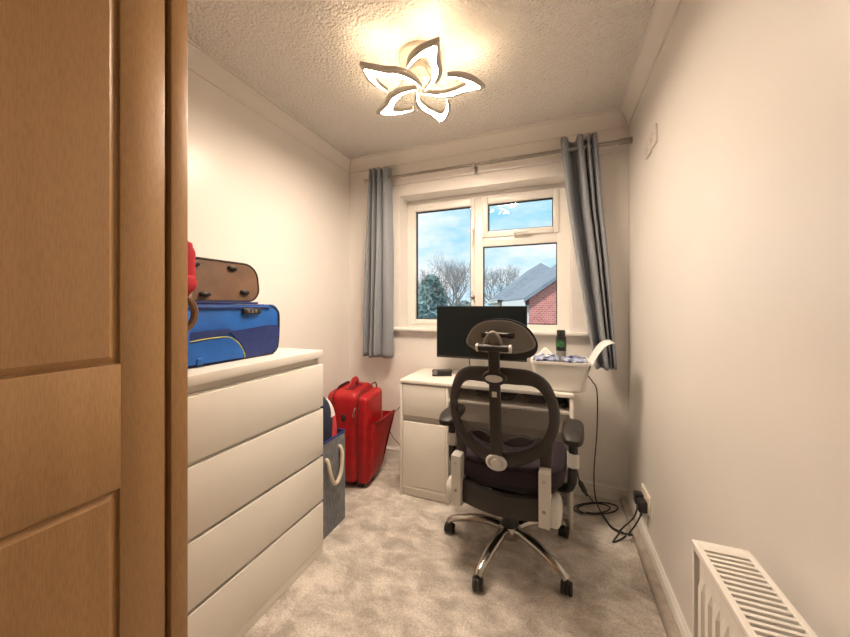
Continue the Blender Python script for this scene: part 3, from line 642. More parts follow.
# open pocket: a wedge that gapes at the top
bm = B(); xp = SW + .060
pts_b = [(xp - .004, .03, .05), (xp - .004, SD - .03, .05)]
def slab(bm, q, th):
    q = [Vector(p) for p in q]; n_ = (q[1] - q[0]).cross(q[3] - q[0]).normalized() * th
    A = [bm.verts.new(p) for p in q]; C = [bm.verts.new(p + n_) for p in q]
    for i in range(4): bm.faces.new((A[i], A[(i + 1) % 4], C[(i + 1) % 4], C[i]))
    bm.faces.new(A[::-1]); bm.faces.new(C)
G = []
for i in range(9):
    f = i / 8; row = []
    for j in range(9):
        g = j / 8; bul = math.sin(math.pi * g) * .018 * math.sin(math.pi * min(1, f + .15)) ; row.append(bm.verts.new((xp + .004 + .095 * f ** 1.4 * (.35 + .65 * g) + bul, .024 + (SD - .048) * g, .048 + .385 * f + .010 * g * f)))
    G.append(row)
for A, C in zip(G, G[1:]):
    for j in range(8): bm.faces.new((A[j], A[j + 1], C[j + 1], C[j]))
pk = obj('open_pocket', bm, M['red_cloth'], rs, smooth=60); md = pk.modifiers.new('thickness', 'SOLIDIFY'); md.thickness = .008
for yy, g in ((.024, .35), (SD - .024, 1.0)):     # gusset at each end
    bm = B()
    prof = [(xp + .004 + .095 * f ** 1.4 * g, .048 + .385 * f) for f in [i / 8 for i in range(9)]] + [(xp - .002, .433), (xp - .002, .048)]
    prism(bm, prof, lambda a, b: (a, yy - .002, b), lambda a, b: (a, yy + .002, b))
    obj('pocket_gusset', bm, M['red_cloth'], rs, smooth=0)
bm = B(); tube(bm, [(xp + .095 * .36 * 1, .03, .433), (xp + .080, SD * .5, .438), (xp + .092, SD - .03, .443)], .006, 6); obj('pocket_zip', bm, M['red_dark'], rs)
bm = B(); tube(bm, spline([(.085, .09, SH - .012), (.085, .10, SH + .026), (.085, .135, SH + .048), (.085, .175, SH + .050), (.085, .205, SH + .028), (.085, .215, SH - .012)], 5), .020, 10, flat=.6); obj('carry_handle', bm, M['red_cloth'], rs)
bm = B(); box(bm, .055, .115, .06, .25, SH - .004, SH + .004, .003); obj('handle_base', bm, M['red_dark'], rs)
bm = B(); tube(bm, spline([(.0, .06, SH - .006), (.0, .10, SH + .012), (.0, .22, SH + .014), (.0, .28, SH - .006)], 4), .007, 8); obj('telescopic_grip', bm, M['black_plastic'], rs)
bm = B(); superbox(bm, (.075, -.002, .475), (.014, .008, .026), 2.4, 16, 10); obj('side_foot', bm, M['black_plastic'], rs)
bm = B(); tube(bm, spline([(SW - .012, -.004, .545), (SW - .014, -.016, .535), (SW - .02, -.018, .510), (SW - .022, -.012, .49)], 4), .006, 6); obj('zip_puller', bm, M['steel'], rs)
for y_ in (.035, SD - .035):
    bm = B(); cyl(bm, (.03, y_, .027), (.06, y_, .027), .026, 18); box(bm, .025, .065, y_ - .028, y_ + .028, .028, .07, .008); obj('wheel', bm, M['black_plastic'], rs)
for y_ in (.06, SD - .06): bx('base_foot', M['black_plastic'], rs, SW - .02, SW + .02, y_ - .015, y_ + .015, 0, .034, .005)

# ------------------------------------------------------------------ desk
DX0, DX1, DY0, DY1, DZ = -0.918, 0.105, 1.925, 2.356, 0.745
dk = thing('desk', 'narrow white desk with drawer and cupboard at its left end', 'desk', (0, 0, 0))
bx('top', M['mfc'], dk, DX0, DX1, DY0, DY1, DZ - .020, DZ, .002)
bx('side_panel', M['mfc'], dk, DX0, DX0 + .016, DY0 + .004, DY1, 0, DZ - .020, .001)
bx('side_panel', M['mfc'], dk, DX1 - .018, DX1, DY0 + .004, DY1, 0, DZ - .020, .001)
PX = DX0 + .325
bx('partition', M['mfc'], dk, PX - .016, PX, DY0 + .004, DY1, 0, DZ - .020, .001)
bx('back_panel', M['mfc'], dk, DX0 + .017, DX1 - .019, DY1 - .012, DY1 - .004, .34, DZ - .021)
bx('cupboard_box', M['mfc_dark'], dk, DX0 + .018, PX - .018, DY0 + .030, DY1 - .014, .07, DZ - .024)
dr = bx('drawer', M['mfc'], dk, DX0 + .018, PX - .018, DY0 + .006, DY0 + .022, .520, DZ - .027, .002)
bx('door', M['mfc'], dk, DX0 + .018, PX - .018, DY0 + .006, DY0 + .022, .070, .478, .002)
bx('bottom_rail', M['mfc'], dk, DX0 + .018, PX - .018, DY0 + .006, DY0 + .030, .050, .066, .001)
bx('kick_board', M['mfc'], dk, DX0 + .018, PX - .018, DY0 + .018, DY0 + .034, .003, .049, .001)
bx('shelf', M['mfc'], dk, PX + .001, DX1 - .019, DY0 + .015, DY1 - .014, .632, .648, .001)
bx('shelf_rail', M['mfc'], dk, PX + .001, DX1 - .019, DY0 + .10, DY0 + .116, .50, .631, .001)
# monitor
mo = thing('monitor', 'flat black computer monitor on the desk in front of the window', 'monitor', (0, 2.165, DZ))
mz = at(437, 306, Y=2.15).z - DZ; mz0 = at(436, 357, Y=2.15).z - DZ; mx0 = at(436.5, 330, Y=2.15).x; mx1 = at(527, 330, Y=2.15).x
bx('housing', M['black_plastic'], mo, mx0, mx1, -.012, .012, mz0, mz, .003)
bx('screen', M['screen'], mo, mx0 + .005, mx1 - .005, -.0135, -.011, mz0 + .014, mz - .005)
bx('back_bulge', M['black_plastic'], mo, mx0 + .14, mx1 - .14, .010, .040, mz0 + .05, mz - .07, .012)
mc = (mx0 + mx1) / 2
bx('stand_neck', M['pale_plastic'], mo, mc - .03, mc + .03, .036, .056, .008, mz0 + .16, .004)
bm = B(); prism(bm, [(a + mc, b + .0) for a, b in rrect(.24, .17, .03, 4)], lambda a, b: (a, b, 0), lambda a, b: (a, b, .010)); obj('stand_base', bm, M['pale_plastic'], mo)
bm = B(); tube(bm, spline([(mx0 + .22, .02, mz0 + .02), (mx0 + .225, .02, mz0 - .04), (mx0 + .235, .035, .012), (mx0 + .26, .075, .006)], 5), .0035, 6); obj('video_cable', bm, M['black_plastic'], mo)
# black gadget on the desk
gp = at(440, 376, Z=DZ)
gd = thing('black_stapler', 'small black stapler-like gadget on the left of the desk top', 'stapler', (gp.x + .01, gp.y + .01, DZ), R(24))
bx('base', M['black_plastic'], gd, -.055, .055, -.018, .018, 0, .012, .004)
bm = B(); box(bm, -.055, .058, -.017, .017, .014, .036, .009, 3); obj('arm', bm, M['black_plastic'], gd)
bm = B(); cyl(bm, (-.040, -.020, .022), (-.040, .020, .022), .013, 14); obj('pivot', bm, M['grey_plastic'], gd)
gd.scale = (1.2, 1.2, 1.2)
# white tub with papers, film, bottle
TB = (0.038, 2.070)
tb = thing('white_tub', 'white plastic tub hanging over the right end of the desk', 'storage tub', (TB[0], TB[1], DZ))
bm = B(); tw0, tw1, td0, td1, thh = .262, .295, .22, .27, .168
def ringz(w_, d_, r_, z_): return [bm.verts.new((a, b, z_)) for a, b in rrect(w_, d_, r_, 5)]
rr_ = [ringz(tw0 - .03, td0 - .03, .03, .0), ringz(tw0, td0, .035, .012), ringz(tw1, td1, .035, thh - .014), ringz(tw1 + .012, td1 + .012, .035, thh - .014), ringz(tw1 + .014, td1 + .014, .035, thh), ringz(tw1 - .002, td1 - .002, .033, thh), ringz(tw0 - .006, td0 - .006, .032, .016)]
for A, C in zip(rr_, rr_[1:]):
    for j in range(len(A)): bm.faces.new((A[j], A[(j + 1) % len(A)], C[(j + 1) % len(A)], C[j]))
bm.faces.new(rr_[0][::-1]); bm.faces.new(rr_[-1]); obj('body', bm, M['white_plastic'], tb)
def sheet(name, label, cat, m, fn, nu, nv, loc, th=.001, rz=0, group=None):
    bm = B(); G = [[bm.verts.new(fn(i / nu, j / nv)) for j in range(nv + 1)] for i in range(nu + 1)]
    for A, C in zip(G, G[1:]):
        for j in range(nv): bm.faces.new((A[j], A[j + 1], C[j + 1], C[j]))
    o = obj(name, bm, m, smooth=80); o.location = loc; o.rotation_euler = (0, 0, rz); md = o.modifiers.new('thickness', 'SOLIDIFY'); md.thickness = th
    return tag(o, label, cat, group)
for q, (x, y, zz, rz, lab) in enumerate(((-.070, -.045, .158, .12, 'crumpled blue and white plastic packet at the left of the white tub'), (.076, -.050, .158, -.12, 'crumpled blue printed packet by the bottle in the white tub'))):
    o = thing('plastic_packet', lab, 'packet', (TB[0] + x, TB[1] + y, DZ + zz), rz, 'packets in the white tub')
    bm = B(); superbox(bm, (0, 0, .012), (.066, .060, .012), 3.0, 60, 30, fn=lambda v: v + Vector((0, 0, 1)) * (.016 * noise.noise(v * 42 + Vector((q * 5, 0, 0))) + .012 * abs(noise.noise(v * 95)))); obj('film', bm, M['foil_blue'], o)
    bm = B(); superbox(bm, (.0, .02, .027), (.03, .028, .003), 2.4, 16, 8, fn=lambda v: v + Vector((0, 0, .010 * noise.noise(v * 50)))); obj('print_patch', bm, M['paper'] if q == 0 else M['blue_navy'], o)
sheet('folded_paper', 'white folded sheet standing at the back left of the white tub', 'paper', M['paper'], lambda a, b: (.13 * (a - .5), .02 * math.sin(3 * a) + .03 * b, .09 * b * (1 - abs(a - .45) * 1.6)), 8, 6, (TB[0] - .072, TB[1] + .045, DZ + .135))
sheet('curled_paper', 'white curled sheet rising from the right edge of the white tub', 'paper', M['paper'], lambda a, b: (.020 + .145 * a ** 1.05, .21 * (b - .5), -.11 + .045 * 0 + .195 * math.sin(a * 1.75)), 14, 4, (TB[0] + .108, TB[1] - .02, DZ + .195), .002)
bt = thing('spray_bottle', 'dark bottle with green label standing in the white tub', 'bottle', (at(561, 342, Y=2.13).x, 2.13, DZ + .018))
bm = B(); lathe(bm, [(0, 0), (.026, 0), (.028, .004), (.028, .19), (0, .19)], 20); obj('base', bm, M['clear_grey'], bt)
bm = B(); lathe(bm, [(0, .19), (.0285, .19), (.0285, .262), (.027, .274), (0, .274)], 20); obj('body', bm, M['bottle'], bt)
bm = B(); lathe(bm, [(.0285, .212), (.0295, .213), (.0295, .250), (.0285, .251)], 20); obj('label', bm, M['green_label'], bt)
bm = B(); lathe(bm, [(0, .274), (.022, .274), (.024, .278), (.024, .305), (.021, .312), (0, .313)], 20); obj('cap', bm, M['bottle'], bt)
# things in the open shelf under the desk top
for (x, y, sx, sy, sz, lab, m) in ((-.33, 2.10, .13, .10, .022, 'dark flat pouch on the left of the desk shelf', M['dark_plastic']), (-.10, 2.08, .07, .08, .026, 'dark rounded case in the middle of the desk shelf', M['seat_cloth']), (.045, 2.06, .034, .08, .020, 'black rounded case at the right end of the desk shelf', M['black_plastic'])):
    bm = B(); superbox(bm, (0, 0, 0), (sx, sy, sz), 2.8, 24, 12); o = obj('shelf_pouch', bm, m); o.location = (x, y, .6485 + sz); tag(o, lab, 'pouch', 'pouches on the desk shelf')

# ------------------------------------------------------------------ office chair
CO = (-0.200, 1.700)
oc = thing('office_chair', 'black mesh high-back office chair with headrest and chrome five-star base', 'office chair', (CO[0], CO[1], 0), R(-4))
def yb(x, z): return -.215 - .12 * (z - .5) + .9 * x * x
def V(x, z, dy=0): return Vector((x, yb(x, z) + dy, z))
def band(bm, outer, inner, th, closed, n=10):
    k_ = len(outer); rings = []
    for o_, i_ in zip(outer, inner):
        o_, i_ = Vector(o_), Vector(i_); c_ = (o_ + i_) / 2; h_ = (o_ - i_) / 2; ring = []
        for j in range(n):
            a = 2 * math.pi * j / n; ca, sa = math.cos(a), math.sin(a)
            ca = math.copysign(abs(ca) ** .7, ca); sa = math.copysign(abs(sa) ** .7, sa)
            p = c_ + h_ * ca; ring.append(bm.verts.new((p.x, yb(p.x, p.y) + th * sa, p.y)))
        rings.append(ring)
    for i in range(k_ if closed else k_ - 1):
        A, C = rings[i], rings[(i + 1) % k_]
        for j in range(n): bm.faces.new((A[j], A[(j + 1) % n], C[(j + 1) % n], C[j]))
    if not closed: bm.faces.new(rings[0]); bm.faces.new(rings[-1][::-1])
ro = [(0, .957), (.07, .956), (.135, .947), (.190, .908), (.222, .838), (.235, .770), (.230, .700), (.208, .630), (.155, .568), (.090, .530), (0, .508)]
ri = [(0, .885), (.07, .885), (.132, .882), (.166, .856), (.188, .805), (.194, .740), (.180, .678), (.140, .622), (.100, .598), (.060, .588), (0, .580)]
ro = [(a_ * 1.04, b_) for a_, b_ in ro]; ri = [(a_ * 1.04, b_) for a_, b_ in ri]
mir = lambda l: l + [(-a, b) for a, b in l[-2:0:-1]]
so_ = [(p.x, p.y) for p in spline([(a, b, 0) for a, b in mir(ro)], 4, True)]; si_ = [(p.x, p.y) for p in spline([(a, b, 0) for a, b in mir(ri)], 4, True)]
bm = B(); band(bm, so_, si_, .016, True, 12)
for s_ in (1, -1):      # lower uprights that drop into the brackets
    band(bm, [(s_ * 0.233, .690), (s_ * 0.220, .640), (s_ * 0.214, .58), (s_ * 0.211, .50)], [(s_ * 0.177, .660), (s_ * 0.164, .620), (s_ * 0.162, .57), (s_ * 0.164, .50)], .014, False, 12)
obj('back_frame', bm, M['dark_plastic'], oc)
bm = B(); rings = []
c0 = Vector((0, .735))
for kk in range(1, 9):
    f = kk / 8; rings.append([bm.verts.new(V(c0.x + (a - c0.x) * f * 1.02, c0.y + (b - c0.y) * f * 1.01, .012)) for a, b in si_])
cv = bm.verts.new(V(0, .735, .012))
for A, C in zip(rings, rings[1:]):
    for j in range(len(A)): bm.faces.new((A[j], A[(j + 1) % len(A)], C[(j + 1) % len(A)], C[j]))
for j in range(len(rings[0])): bm.faces.new((rings[0][j], rings[0][(j + 1) % len(si_)], cv))
obj('mesh_panel', bm, M['mesh'], oc)
# spine and headrest
bm = B()
def ybs(z): return -.252 - .12 * (z - .5)
spn = spline([(-.006, ybs(.53), .53), (-.006, ybs(.65) - .004, .65), (-.006, ybs(.8), .80), (-.006, ybs(.95), .95), (-.006, ybs(1.05), 1.05)], 4)
pr = rrect(.050, .020, .007, 3); rows = [[bm.verts.new((p.x + a * (1 - .12 * (p.z - .6)), p.y + b, p.z)) for a, b in pr] for p in spn]
for A, C in zip(rows, rows[1:]):
    for j in range(len(A)): bm.faces.new((A[j], A[(j + 1) % len(A)], C[(j + 1) % len(A)], C[j]))
bm.faces.new(rows[0]); bm.faces.new(rows[-1]); obj('spine', bm, M['dark_plastic'], oc)
def yzlathe(bm, x, y, z, prof, n=24, sx=1, sz=1, mi=0):
    Mx = Matrix.Translation((x, y, z)) @ Matrix.Diagonal((sx, 1, sz, 1)) @ Matrix.Rotation(R(90), 4, 'X'); lathe(bm, prof, n, (0, 0, 0), Mx, mi)
hy_ = ybs(.547) - .010
bm = B(); yzlathe(bm, -.006, hy_, .547, [(0, 0), (.044, 0), (.044, .004), (.040, .009), (.030, .010), (.028, .004), (0, .004)], 28, 1.05, .80); tk = obj('tension_knob', bm, M['pale_plastic'], oc)
bm = B(); yzlathe(bm, -.004, hy_ - .002, .546, [(0, 0), (.024, 0), (.024, .014), (.021, .018), (0, .019)], 24); obj('knob_cap', bm, M['pale_plastic'], tk)
by_ = ybs(.915) - .008
bm = B(); yzlathe(bm, -.006, by_ + .016, .917, [(0, 0), (.052, 0), (.052, .012), (.046, .018), (0, .020)], 28, 1.0, .62); bdg = obj('badge_mount', bm, M['dark_plastic'], oc)
bm = B(); yzlathe(bm, -.006, by_ - .004, .915, [(0, 0), (.037, 0), (.036, .004), (0, .006)], 28, 1.0, .42); obj('badge', bm, M['pale_plastic'], bdg)
bx('height_mark', M['pale_plastic'], oc, -.016, .004, ybs(.848) - .013, ybs(.848) - .009, .836, .859, .001)
# headrest: grey shell, black cushion in front
HZ, HYc = 1.075, -.275
hs = 1.05
hd = [(0, 1.166), (.060, 1.158), (.110, 1.130), (.142, 1.080), (.147, 1.040), (.128, 1.008), (.080, .992), (0, .988)]
hp2 = [(p.x * hs + .005, p.y) for p in spline([(a, b, 0) for a, b in mir(hd)], 4, True)]
def hy2(x, z, d): return HYc + d + 1.3 * x * x - .10 * (z - 1.08) + 1.2 * (z - 1.08) ** 2
def dome(name, m, y0, dep, sc, par):
    bm = B(); rings = []
    for f, dd in ((1.0, 0), (1.0, .25), (.97, .6), (.90, .85), (.78, .97), (.5, 1.0), (.2, 1.0)):
        rings.append([bm.verts.new((a * f * sc, hy2(a * f * sc, HZ + (b - HZ) * f * sc, y0 + dep * dd), HZ + (b - HZ) * f * sc)) for a, b in hp2])
    for A, C in zip(rings, rings[1:]):
        for j in range(len(A)): bm.faces.new((A[j], A[(j + 1) % len(A)], C[(j + 1) % len(A)], C[j]))
    bm.faces.new(rings[-1]); bm.faces.new(rings[0][::-1]); return obj(name, bm, m, par)
hr = dome('headrest_cushion', M['black_plastic'], 0.0, .055, 1.0, oc)
bm = B(); rings = []
sh = [(p.x * hs + .005, p.y) for p in spline([(a, b, 0) for a, b in mir([(0, 1.160), (.058, 1.152), (.106, 1.125), (.136, 1.080), (.140, 1.052), (.120, 1.034), (.075, 1.020), (0, 1.016)])], 4, True)]
for f, d in ((1, .004), (1, -.004), (.94, -.004), (.86, .004), (.5, .010), (.2, .012)):
    rings.append([bm.verts.new((a * f, hy2(a * f, 1.085 + (b - 1.085) * f, d - .010), 1.085 + (b - 1.085) * f)) for a, b in sh])
for A, C in zip(rings, rings[1:]):
    for j in range(len(A)): bm.faces.new((A[j], A[(j + 1) % len(A)], C[(j + 1) % len(A)], C[j]))
bm.faces.new(rings[-1]); obj('headrest_shell', bm, M['grey_plastic'], oc)
bm = B(); cyl(bm, (-.070, -.335, 1.046), (.064, -.335, 1.046), .0145, 16); hb = obj('headrest_bar', bm, M['dark_plastic'], oc)
for x in (-.074, .062): bm = B(); cyl(bm, (x, -.335, 1.046), (x + .008, -.335, 1.046), .017, 16); obj('bar_cap', bm, M['pale_plastic'], hb)
bm = B(); cyl(bm, (-.060, -.300, 1.098), (.072, -.300, 1.098), .011, 12); box(bm, -.062, -.040, -.310, -.280, 1.084, 1.108, .004); box(bm, .050, .074, -.310, -.280, 1.084, 1.108, .004); obj('headrest_pivot', bm, M['black_plastic'], oc)
bm = B(); tube(bm, spline([(-.040, -.325, 1.055), (-.030, -.330, 1.085), (-.006, -.332, 1.108), (.018, -.330, 1.085), (.026, -.325, 1.055)], 5), .010, 10); superbox(bm, (-.005, -.318, 1.078), (.026, .018, .026), 2.5, 18, 10); obj('headrest_knuckle', bm, M['grey_plastic'], oc)
# lumbar support wings
for s_ in (-1, 1):
    bm = B(); q = spline([(s_ * .012, .612, 0), (s_ * .060, .640, 0), (s_ * .100, .650, 0), (s_ * .138, .632, 0), (s_ * .105, .608, 0), (s_ * .05, .598, 0)], 5, True)
    prism(bm, [(p.x, p.y) for p in q], lambda a, b: V(a, b, .020), lambda a, b: V(a, b, .045)); lm_ = obj('lumbar_wing', bm, M['black_plastic'], oc, smooth=60)
    bm = B(); tube(bm, [V(p.x, p.y, .017) for p in spline([(s_ * .020, .622, 0), (s_ * .060, .642, 0), (s_ * .100, .651, 0), (s_ * .130, .638, 0)], 5)], .0022, 6); obj('lumbar_highlight', bm, M['steel'], lm_)  # thin bright line laid along the wing edge as its highlight
# seat
bm = B(); superbox(bm, (0, .035, .452), (.262, .255, .052), 3.6, 44, 16, fn=lambda v: Vector((v.x, v.y, v.z + (.028 * (v.x / .26) ** 2 if v.z > 0 else 0) - (.035 * max(0, (v.y - .12) / .14) ** 2) + (.02 * max(0, (-v.y - .12) / .14) if v.z > 0 else 0)))); obj('seat_cushion', bm, M['seat_cloth'], oc)
bm = B(); superbox(bm, (0, .035, .398), (.235, .23, .022), 4, 36, 10); obj('seat_pan', bm, M['black_plastic'], oc)
# curved yoke that joins the two brackets below the seat
bm = B(); G = []
for i in range(17):
    x = -.195 + .39 * i / 16; yy = -.205 - .03 * (1 - (x / .195) ** 2); top = .398 + .020 * (x / .195) ** 2; bot = .298 + .012 * (x / .195) ** 2
    G.append([bm.verts.new((x, yy - .012, bot + .006)), bm.verts.new((x, yy - .014, (top + bot) / 2)), bm.verts.new((x, yy - .010, top - .004)), bm.verts.new((x, yy + .012, top)), bm.verts.new((x, yy + .016, bot))])
for A, C in zip(G, G[1:]):
    for j in range(5): bm.faces.new((A[j], A[(j + 1) % 5], C[(j + 1) % 5], C[j]))
bm.faces.new(G[0]); bm.faces.new(G[-1][::-1])
box(bm, -.055, .055, -.22, .10, .300, .372, .012, 3)
obj('yoke', bm, M['dark_plastic'], oc)
bx('tilt_mechanism', M['black_plastic'], oc, -.085, .085, -.07, .14, .325, .378, .010, 3)
bm = B(); tube(bm, [(.08, .06, .352), (.20, .06, .350), (.245, .055, .346)], .006, 8); box(bm, .235, .285, .03, .08, .340, .352, .005); obj('tilt_lever', bm, M['black_plastic'], oc)
# pale side brackets
for s_ in (-1, 1):
    bm = B(); poly = [(-.205, .535), (-.250, .533), (-.258, .520), (-.255, .40), (-.250, .32), (-.238, .300), (-.150, .292), (-.085, .300), (-.075, .325), (-.105, .365), (-.165, .400), (-.188, .45), (-.195, .525)]
    q = spline([(a, b, 0) for a, b in poly], 3, True)
    bxc = .186 if s_ > 0 else -.196; x0, x1 = bxc - .021, bxc + .023
    prism(bm, [(p.x, p.y) for p in q], lambda a, b: (x0, a, b), lambda a, b: (x1, a, b))
    br = obj('side_bracket', bm, M['pale_plastic'], oc, smooth=40)
    bm = B(); superbox(bm, (bxc + s_ * .036, -.165, .345), (.030, .078, .055), 3, 20, 12); obj('bracket_cover', bm, M['pale_plastic'], br)
    for z_ in (.500, .375):
        bm = B(); yzlathe(bm, bxc, -.2535 if z_ > .4 else -.2525, z_, [(0, 0), (.0075, 0), (.0075, .004), (.004, .005), (0, .002)], 14); obj('screw', bm, M['steel'], br)
# armrests
for s_ in (-1, 1):
    bm = B(); X = s_ * .292
    superbox(bm, (X, -.030, .650), (.046, .125, .024), 3.4, 28, 12, fn=lambda v: Vector((v.x, v.y, v.z - (.030 * max(0, -v.y / .125 - .45)))))
    ar = obj('armrest_pad', bm, M['dark_plastic'], oc)
    bm = B(); tube(bm, [(X, -.045, .640), (X, -.045, .52), (X - s_ * .004, -.045, .42)], .013, 12, flat=1.5); box(bm, X - .034, X + .034, -.11, .05, .626, .640, .004); obj('armrest_post', bm, M['black_plastic'], oc)
    bm = B(); tube(bm, [(X, -.045, .490), (X, -.045, .552)], .018, 14, flat=1.4); obj('armrest_sleeve', bm, M['pale_plastic'], oc)
    bm = B(); tube(bm, spline([(X - s_ * .002, -.045, .47), (X - s_ * .004, -.045, .42), (X - s_ * .03, -.03, .375), (X - s_ * .10, -.01, .366), (X - s_ * .22, 0, .366)], 5), .014, 10, flat=1.3); obj('armrest_arm', bm, M['black_plastic'], oc)
# gas lift and five-star base
bm = B(); lathe(bm, [(0, .060), (.030, .060), (.040, .075), (.046, .11), (.040, .135), (.030, .15), (.027, .24), (.0265, .33), (0, .33)], 24); obj('gas_lift', bm, M['black_plastic'], oc)
bm = B(); lathe(bm, [(0, .068), (.048, .068), (.054, .078), (.056, .112), (.048, .128), (0, .13)], 24); obj('base_hub', bm, M['chrome'], oc)
leg0 = cas0 = None; RB = .316
base_rot = [180, 252, 324, 36, 108]
for a in base_rot:
    a_ = R(a + 4)
    if leg0 is None:
        bm = B(); pth = spline([(.03, 0, .105), (.10, 0, .118), (.18, 0, .113), (.255, 0, .096), (.300, 0, .080), (RB + .002, 0, .066)], 4)
        n_ = len(pth); rad = [.027 - .008 * i / (n_ - 1) for i in range(n_)]; tube(bm, pth, rad, 14, flat=.72)
        leg0 = obj('base_leg', bm, M['chrome'], oc); leg0.rotation_euler = (0, 0, a_)
        cas0 = bpy.data.objects.new('caster', None)
        bm = B(); cyl(bm, (0, 0, .050), (0, 0, .072), .008, 10)
        lathe(bm, [(.0, .0), (.012, 0), (.016, .006), (.016, .030), (.010, .038), (0, .039)], 18, (0.004, 0, .022)); box(bm, -.022, .030, -.008, .008, .012, .060, .006)
        cas0 = obj('caster', bm, M['black_plastic'], oc)
        bm = B()
        for s_ in (-1, 1):
            lathe(bm, [(0, -.0085), (.020, -.0085), (.026, -.006), (.027, 0), (.026, .006), (.020, .0085), (0, .0085)], 20, (0, 0, 0), Matrix.Translation((.004, s_ * .0150, .027)) @ Matrix.Rotation(R(90), 4, 'X'))
        wh0 = obj('caster_wheels', bm, M['dark_plastic'], cas0)
        cas0.location = (RB * math.cos(a_), RB * math.sin(a_), 0); cas0.rotation_euler = (0, 0, R(84))
    else:
        l_ = share('base_leg', leg0, oc, rot=(0, 0, a_))
        c_ = share('caster', cas0, oc, (RB * math.cos(a_), RB * math.sin(a_), 0), (0, 0, R(94) + .25 * math.sin(a)))
        share('caster_wheels', wh0, c_)

# ------------------------------------------------------------------ right wall fittings
for q, (y0, z0, lab) in enumerate(((1.868, 1.957, 'blank white wall plate high on the right wall, nearer the window'), (1.776, 1.965, 'blank white wall plate high on the right wall, further from the window'))):
    o = thing('wall_plate', lab, 'wall plate', (XR, y0, z0), 0, 'plates high on the right wall')
    bx('plate', M['switch'], o, -.010, 0, 0, .086, 0, .086, .003); bx('raised_centre', M['switch'], o, -.014, -.009, .028, .058, .022, .064, .002)
    for yy in (.012, .074): bm = B(); cyl(bm, (-.0112, yy, .043), (-.009, yy, .043), .0035, 10); obj('screw', bm, M['steel'], o)
sk_o = thing('wall_socket', 'cream double wall socket above the right skirting', 'socket', (XR, 1.958, .196))
bx('plate', M['socket'], sk_o, -.010, 0, -.073, .073, 0, .090, .003)
for s_ in (-.05, .05): bx('rocker', M['socket'], sk_o, -.0135, -.009, s_ - .008 - .0, s_ + .008, .066, .082, .001)
for q, (y0, lab) in enumerate(((.035, 'black plug in the socket half nearer the window'), (-.035, 'black plug in the socket half further from the window'))):
    o = thing('power_plug', lab, 'plug', (XR - .0102, 1.958 + y0, .226), 0, 'plugs in the wall socket')
    bm = B(); box(bm, -.038, 0, -.023, .023, -.030, .028, .008, 3); obj('body', bm, M['black_plastic'], o)
    bm = B(); cyl(bm, (-.020, 0, -.028), (-.024, 0, -.052), .006, 10); obj('strain_relief', bm, M['black_plastic'], o)
def cable(label, pts, r=.0038, n=7):
    bm = B(); tube(bm, spline(pts, n), r, 7); o = obj('power_cable', bm, M['black_plastic'], smooth=70); return tag(o, label, 'cable', 'cables by the right wall')
F = lambda u, v: Vector((*at(u, v, Z=.005)[:2], .005))
z8 = lambda x, y: (540 + x * .2824, 380 + y * .2824)
px = XR - .034; p1 = Vector((px, 1.993, .172)); p2 = Vector((px, 1.923, .172))
cable('black cable hanging from the white tub down to the far plug by the window', [at(588, 376, Y=2.28), at(592, 381, Y=2.30), at(597, 392, Y=2.32), at(597, 430, Y=2.33), at(594, 472, Y=2.32), at(596, 500, Y=2.24), F(607, 522), F(616, 531), F(628, 534), F(636, 534), p2 + Vector((-.045, .05, -.14)), p2 + Vector((-.02, .015, -.06)), p2 + Vector((.0, 0, .002))])
cb2 = cable('black cable looping on the carpet to the near plug in the socket', [at(577, 470, Y=2.06), at(579, 480, Y=2.03), at(583, 488, Y=2.02), F(594, 503), F(603, 515), F(612, 527), F(626, 535), F(613, 542), F(621, 531), p1 + Vector((-.085, -.03, -.12)), p1 + Vector((-.02, -.01, -.05)), p1 + Vector((0, 0, .002))])
lp = []
for i in range(30):
    a = i / 29 * 4 * math.pi; g = i / 29
    lp.append(F(598 - 4 * g + (25 - 12 * g) * math.cos(a + 2.2), 508.5 + 1.0 * g + (6.5 - 2.0 * g) * math.sin(a + 2.2)) + Vector((0, 0, .006 * g)))
cable('black cable coiled in loops on the carpet right of the chair', lp, n=4)
bm = B(); c_ = at(583, 488, Y=2.02); d_ = (at(588, 497, Y=2.04) - at(579, 479, Y=2.0)).normalized(); tube(bm, [c_ + d_ * q for q in (-.058, -.045, -.035, .02, .035, .055)], [.005, .008, .014, .014, .009, .006], 10); obj('inline_connector', bm, M['black_plastic'], cb2)
o = cable('thin black cable on the back wall between red suitcase and desk', [at(392, 415, Y=2.33), at(398, 409, Y=2.345), at(401, 406, Y=2.35), at(404, 404, Y=2.35)], .003)
cable('thin black cable low on the back wall behind the red suitcase', [at(389, 430, Y=2.35), at(393, 437, Y=2.345), at(398, 443, Y=2.34), at(404, 449, Y=2.335)], .003)

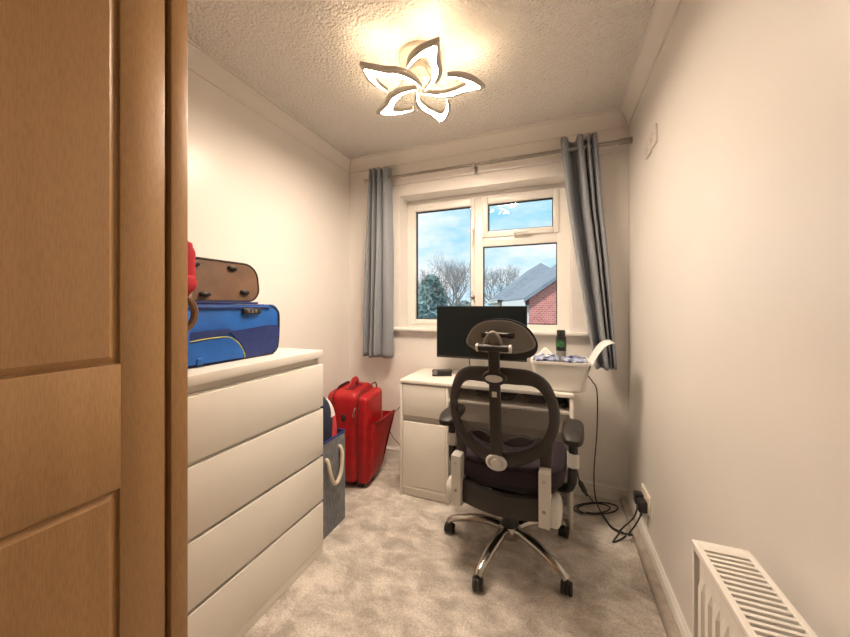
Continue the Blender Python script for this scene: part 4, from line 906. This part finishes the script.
# ------------------------------------------------------------------ radiator
RX0, RX1, RYa, RYb, RZ0, RZ1 = 0.300, 0.405, 0.14, 0.937, 0.13, 0.680
ra = thing('radiator', 'white double-panel radiator with slatted top grille on the right wall', 'radiator', (0, 0, 0))
for x0, x1 in ((RX0 + .004, RX0 + .016), (RX1 - .016, RX1 - .004)):
    bm = B(); prof = []; n_ = int((RYb - RYa - .03) / .034)
    f_sign = -1 if x0 < .35 else 1
    yy = RYa + .012; outer = []
    for i in range(n_):
        b0 = yy + i * .034
        for a, d in ((0, 0), (.006, 0), (.010, .006), (.024, .006), (.028, 0)): outer.append((b0 + a, d))
    outer.append((yy + n_ * .034, 0))
    face = x0 if f_sign < 0 else x1; back = x1 if f_sign < 0 else x0
    rowsA = []
    for z_, kx in ((RZ0, 0), (RZ0 + .03, 0), (RZ0 + .05, 1), (RZ1 - .075, 1), (RZ1 - .055, 0), (RZ1 - .012, 0)):
        rowsA.append(([bm.verts.new((face + f_sign * d * kx, y, z_)) for y, d in outer], [bm.verts.new((back, y, z_)) for y, d in outer]))
    for (A, A2), (C, C2) in zip(rowsA, rowsA[1:]):
        for j in range(len(A) - 1): bm.faces.new((A[j], A[j + 1], C[j + 1], C[j])); bm.faces.new((A2[j + 1], A2[j], C2[j], C2[j + 1]))
        for j in (0, -1): bm.faces.new((A[j], A2[j], C2[j], C[j]))
    obj('ribbed_panel', bm, M['rad'], ra, smooth=20)
bx('shaded_convector_fins', M['rad_in'], ra, RX0 + .018, RX1 - .018, RYa + .03, RYb - .03, RZ0 + .03, RZ1 - .06)
for y0, y1 in ((RYa, RYa + .010), (RYb - .010, RYb)): bx('end_cover', M['rad'], ra, RX0 + .002, RX1, y0, y1, RZ0 - .005, RZ1 - .002, .003)
bm = B(); box(bm, RX0, RX0 + .014, RYa, RYb, RZ1 - .016, RZ1, .003); box(bm, RX1 - .012, RX1 + .001, RYa, RYb, RZ1 - .016, RZ1, .003); box(bm, RX0 + .012, RX1 - .010, RYb - .032, RYb, RZ1 - .016, RZ1, .002); box(bm, RX0 + .012, RX1 - .010, RYa, RYa + .032, RZ1 - .016, RZ1, .002)
obj('grille_frame', bm, M['rad'], ra)
s0 = None; y = RYb - .042
while y > RYa + .036:
    if s0 is None:
        bm = B(); box(bm, RX0 + .013, RX1 - .011, -.0038, .0038, -.010, 0, .001); s0 = obj('slat', bm, M['rad'], ra, loc=(0, y, RZ1 - .001)); 
    else: share('slat', s0, ra, (0, y, RZ1 - .001))
    y -= .0150
for y_ in (RYa + .15, RYb - .15): bx('wall_bracket', M['rad'], ra, RX1 - .006, XR - .0005, y_ - .015, y_ + .015, RZ0 + .08, RZ1 - .10, .001)
for y_ in (RYa + .02, RYb - .02): bm = B(); cyl(bm, (.37, y_, 0.0), (.37, y_, RZ0 + .03), .0075, 12); obj('pipe', bm, M['rad'], ra)
